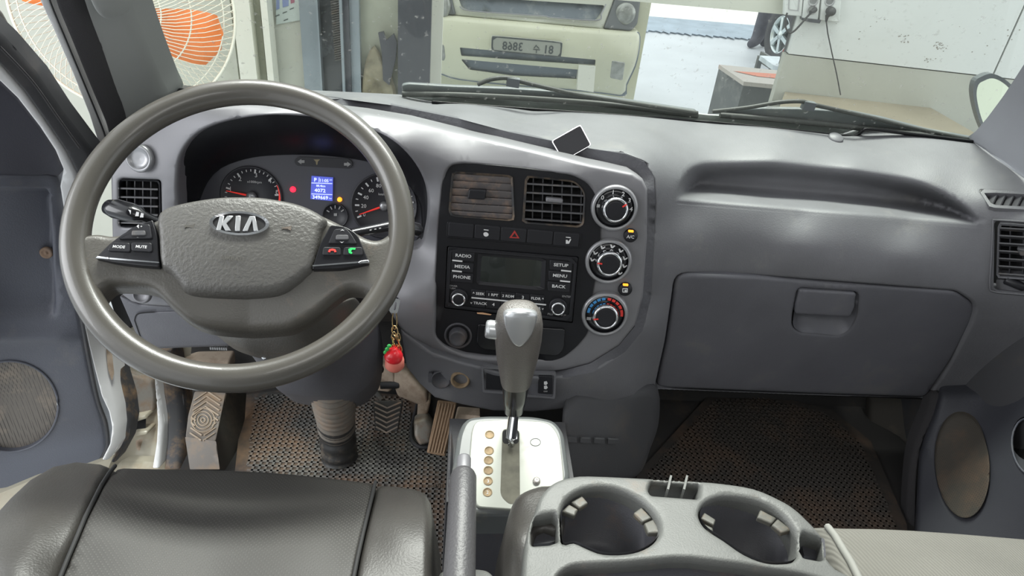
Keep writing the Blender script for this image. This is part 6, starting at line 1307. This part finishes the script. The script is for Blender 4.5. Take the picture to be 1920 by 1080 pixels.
for x, y in ((1426, 105), (1463, 107), (1463, 124), (1450, 120)): q = at(x, y, Z=zs-.03); g = G(); g.box((q[0], q[1], (zs-.03+GZ)/2), (.03, .03, zs-.03-GZ)); g.obj('leg', m_boxd, st_)
g = G(); a, b = at(1426, 106, Z=zs-.06), at(1452, 122, Z=zs-.06); g.beam(a, b, (0, 0, 1), .07, .02); g.obj('side_rail', m_boxd, st_)
cb = thing('cabinet', 'small dark cabinet with a red item on top beside the wall edge', 'cabinet', (float(at(1475, 110, Y=4.3)[0]), 4.3, GZ)); zc = float(at(1466, 98, Y=4.4)[2])
solid([(1466, 97), (1500, 100), (1498, 110), (1478, 106)], zc, GZ, m_boxd, 'body', cb)
q = at(1484, 101, Z=zc+.02); g = G(); g.box(q, (.09, .06, .04)); o = g.obj('red_item', m_redp); tag(o, 'red item lying on top of the small dark cabinet', 'box')
# parked car: wheel and flank
YC = 7.0; cz = GZ+.33; c = at(1474, 66, Z=cz); cr = thing('parked_car', 'dark parked car showing its silver alloy wheel through the doorway', 'car', (float(c[0])+.3, float(c[1])+.4, GZ))
ax = nrm(np.array([-.99, -.12, 0])); R0 = .33
g = G(); g.lathe(c, ax, [(R0*.62, .05), (R0*.66, .09), (R0*.95, .10), (R0, .06), (R0, -.12), (R0*.6, -.14)], 40, cap=False); wh = g.obj('tyre', m_tyre, cr)
g = G(); u = nrm(np.cross(ax, (0, 0, 1))); v = np.array([0, 0, 1.])
g.lathe(c, ax, [(R0*.66, .02), (R0*.66, .085), (R0*.6, .085), (R0*.58, .02)], 40, cap=False)
for i in range(6):
    a = i*math.pi/3+.3; d = u*math.cos(a)+v*math.sin(a); g.beam(c+ax*.07, c+ax*.07+d*R0*.62, np.cross(ax, d), .05, .03)
g.lathe(c, ax, [(.05, .04), (.05, .09), (.001, .1)], 16); g.obj('alloy_rim', m_alloy, wh)
g = G(); g.lathe(c-ax*.02, ax, [(R0*.6, 0), (R0*.6, .01)], 30); g.obj('brake_disc', m_boxd, wh)
fwd = nrm(np.array([-ax[1], ax[0], 0]))
g = G()
for s0, s1, z0, z1 in ((-.33, .36, .70, .95), (.36, 2.6, .18, .85)):
    cA = c-ax*.35+fwd*(s0+s1)/2; R_ = np.array([fwd, -ax, (0, 0, 1)]); g.box((cA[0], cA[1], GZ+(z0+z1)/2), (s1-s0, .9, z1-z0), R_)
g.obj('body', m_caru, cr)
# person standing beyond the doorway, only the lower legs show
pb = at(1419, 86, Z=GZ); px_, py_ = float(pb[0]), float(pb[1])
def person(x, y):
    V = [(0, 0, .95), (.10, 0, .90), (.12, .03, .50), (.09, .06, .09), (.05, -.10, .04), (-.10, 0, .90), (-.02, -.06, .50), (-.06, -.10, .09), (-.20, -.22, .04),
         (0, 0, 1.15), (0, .01, 1.38), (0, 0, 1.52), (0, -.01, 1.63), (0, -.01, 1.73), (.17, .01, 1.40), (.22, .03, 1.14), (.22, -.06, .92), (-.17, .01, 1.40), (-.22, .02, 1.14), (-.22, -.08, .92)]
    Ed = [(0, 1), (1, 2), (2, 3), (3, 4), (0, 5), (5, 6), (6, 7), (7, 8), (0, 9), (9, 10), (10, 11), (11, 12), (12, 13), (10, 14), (14, 15), (15, 16), (10, 17), (17, 18), (18, 19)]
    Rr = [.13, .11, .095, .08, .045, .11, .10, .085, .045, .13, .14, .055, .09, .07, .06, .045, .035, .06, .045, .035]
    me = bpy.data.meshes.new('person'); me.from_pydata(V, Ed, []); me.update()
    o = bpy.data.objects.new('person', me); COL.objects.link(o); o.location = (x, y, GZ)
    md = o.modifiers.new('s', 'SKIN'); sv = me.skin_vertices[0].data
    for i, r_ in enumerate(Rr): sv[i].radius = (r_, r_)
    sv[0].use_root = True; md.use_smooth_shade = True; ms = o.modifiers.new('u', 'SUBSURF'); ms.levels = 2; ms.render_levels = 2
    me.materials.append(m_person); return o
o = person(px_, py_); tag(o, 'person in dark trousers and dark shoes standing beyond the doorway', 'person')

# ---- electric fan
YF = 2.35; fc = at(235, 15, Y=YF); k = mpp(fc); RF = 192*k; fn = nrm(CAM-fc)*.5+np.array([0.05, -.8, .1]); fn = nrm(fn)
fu = nrm(np.cross(fn, (0, 0, 1)))*-1; fv = np.cross(fn, fu)*1; fv = fv if fv[2] > 0 else -fv; fu = fu if fu[0] > 0 else -fu
fan = thing('electric_fan', 'large pedestal fan with orange blades and cream wire cage', 'fan', (float(fc[0]), float(fc[1])+.1, GZ))
D = lambda a: fu*math.cos(a)+fv*math.sin(a)
g = G()
for i in range(96):
    a = 2*math.pi*i/96; P = []
    for j in range(8): f = j/7; P.append(fc+D(a+.55*f)*RF*(.10+.90*f)+fn*(.085*(1-f**2.6)))
    g.tube(P, .0013, 4, cap=False)
    P = [fc+D(a)*RF*(1-.55*j/4)+fn*(-.075*(1-(1-j/4)**2)) for j in range(5)]; g.tube(P, .0013, 4, cap=False)
o = g.obj('cage_wires', m_fanw, fan); o['kind'] = 'stuff'
for rr_, hh, w_ in ((1.0, 0, .005), (.90, .085*(1-.90**2.6), .0022), (.62, .085*(1-.62**2.6), .0022), (.36, .085*(1-.36**2.6), .0022)): g = G(); g.torus(fc+fn*hh, fn, RF*rr_, w_, 72, 8); g.obj('cage_ring', m_fanw, fan)
def blade(a0):
    R = []; n_ = 9
    for j in range(n_):
        f = j/(n_-1); r_ = RF*(.10+.80*f); hw = RF*(.08+.20*math.sin(min(1, f*1.12)*math.pi*.62))*(1 if f < .85 else math.sqrt(max(.02, 1-((f-.85)/.16)**2))); sw_ = .25*f
        c = fc+D(a0+sw_)*r_; tt = D(a0+sw_+math.pi/2)
        R.append([c+tt*hw*s_+fn*(.03*s_)+fn*(.001*e) for s_, e in ((-1, 1), (0, 2.5), (1, 1), (1, -1), (0, 0), (-1, -1))])
    g = G(); g.rings(R, True, True); return g
for a in (-26, 64, 154, 244): blade(rad(a)-.12).obj('blade', m_fano, fan)
g = G(); g.lathe(fc, fn, [(RF*.17, -.03), (RF*.17, .03), (RF*.12, .045), (.001, .05)], 28); g.obj('hub', m_fano, fan)
g = G(); g.lathe(fc+fn*.088, fn, [(RF*.13, 0), (RF*.13, .004), (.001, .006)], 28); g.obj('cage_badge', m_fanw, fan)
g = G(); g.tube([fc-fn*.12, fc-fn*.12+np.array([0, 0, -.3]), (float((fc-fn*.12)[0]), float((fc-fn*.12)[1]), GZ+.05)], .02, 12); g.obj('stand_pole', m_fanw, fan)
g = G(); g.lathe(fc-fn*.04, -fn, [(.05, 0), (.07, .03), (.06, .16), (.02, .2)], 20); g.obj('motor', m_fanw, fan)
g = G(); p_ = fc-fn*.12; g.lathe((float(p_[0]), float(p_[1]), GZ), (0, 0, 1), [(.22, 0), (.22, .03), (.05, .06), (.03, .1)], 28); g.obj('base', m_fanw, fan)

# ---- own wipers, cowl and outside mirror
WO = lambda x, y, off=.02: WS(x, y, off)
cw = g = G(); g.relief([(790, 182), (812, 178), (1000, 184), (1120, 194), (1240, 206), (1330, 216), (1480, 222), (1600, 244), (1700, 250), (1700, 268), (1600, 264), (1300, 240), (1000, 214), (820, 204), (560, 186), (560, 178)], lambda x, y: WS(x, y, .045), inn=(0, 1, -.2), step=16, skirt=.02); tag(g.obj('cowl_panel', m_cowl), 'pale grey cowl strip outside the foot of the windscreen', 'cowl')
def wiper(label, bl, fair, arm, blk):
    t = thing('wiper', label, 'wiper', WO(*[np.array([float(v)]) for v in bl[len(bl)//2]])[0], 'windscreen wipers')
    g = G(); q = spl(bl, False, 6); q = np.array([p[:2] for p in q]); P = WO(q[:, 0], q[:, 1], .016); g.tube(list(P), .006, 8, flat=1.0); g.obj('blade_rubber', m_wipr, t)
    g = G(); g.relief(rnd(fair, 5), lambda x, y: WO(x, y, .026), inn=(0, 1, 0), rp=3, rm=.006, step=12, skirt=.006); g.obj('blade_cover', m_wip, t)
    g = G(); q = spl(arm, False, 6); q = np.array([p[:2] for p in q]); P = WO(q[:, 0], q[:, 1], .006); g.tube(list(P), .0042, 8); g.obj('arm', m_wipr, t)
    g = G(); c = WO(np.array([float(blk[0])]), np.array([float(blk[1])]), .004)[0]; g.beam(c-np.array([.012, 0, 0]), c+np.array([.012, 0, -.002]), (0, 0, 1), .016, .014); g.obj('clip', m_wip, t)
wiper('long dusty windscreen wiper nearer the driver, in front of the truck', [(754, 176), (860, 178), (1000, 185), (1150, 197), (1308, 217)],
      [(752, 160), (765, 157), (850, 162), (960, 166), (1050, 172), (1120, 180), (1200, 192), (1308, 208), (1308, 219), (1150, 199), (1000, 186), (860, 179), (755, 178)],
      [(896, 158), (920, 149), (945, 146), (962, 149), (985, 155), (1040, 168), (1100, 180), (1308, 212)], (962, 153))
wiper('passenger windscreen wiper to the right, in front of the brown board', [(1350, 216), (1480, 226), (1640, 243), (1845, 267)],
      [(1350, 207), (1430, 203), (1500, 204), (1600, 210), (1660, 222), (1740, 243), (1845, 262), (1845, 270), (1640, 246), (1480, 229), (1352, 218)],
      [(1336, 209), (1400, 202), (1460, 192), (1500, 190), (1516, 194), (1560, 204), (1640, 222), (1720, 242), (1830, 264)], (1516, 197))
t = thing('outside_mirror', 'round convex outside mirror in a grey rim beyond the right pillar', 'mirror', at(1880, 260, Y=1.6))
PMo = Pl(at(1868, 200, Y=1.62), nrm(np.array([-.35, -1, .12])))
mo = spl([(1840, 144), (1860, 138), (1885, 149), (1907, 172), (1917, 200), (1900, 235), (1878, 258), (1858, 266), (1845, 248), (1832, 213), (1825, 175), (1829, 152)], True, 4)
mi = [tuple(np.array([1869, 201])+(np.array(p[:2])-np.array([1869, 201]))*.86) for p in mo]
g = G(); g.ring(PMo, [p[:2] for p in mo], mi, -.03, .006, hi=.002); g.obj('rim', m_wip, t)
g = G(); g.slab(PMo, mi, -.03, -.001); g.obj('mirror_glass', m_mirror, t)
g = G(); g.tube([PMo.p(1880, 230, -.02), PMo.p(1920, 260, -.08), PMo.p(1990, 330, -.2)], .01, 8); g.obj('stay', m_wip, t)
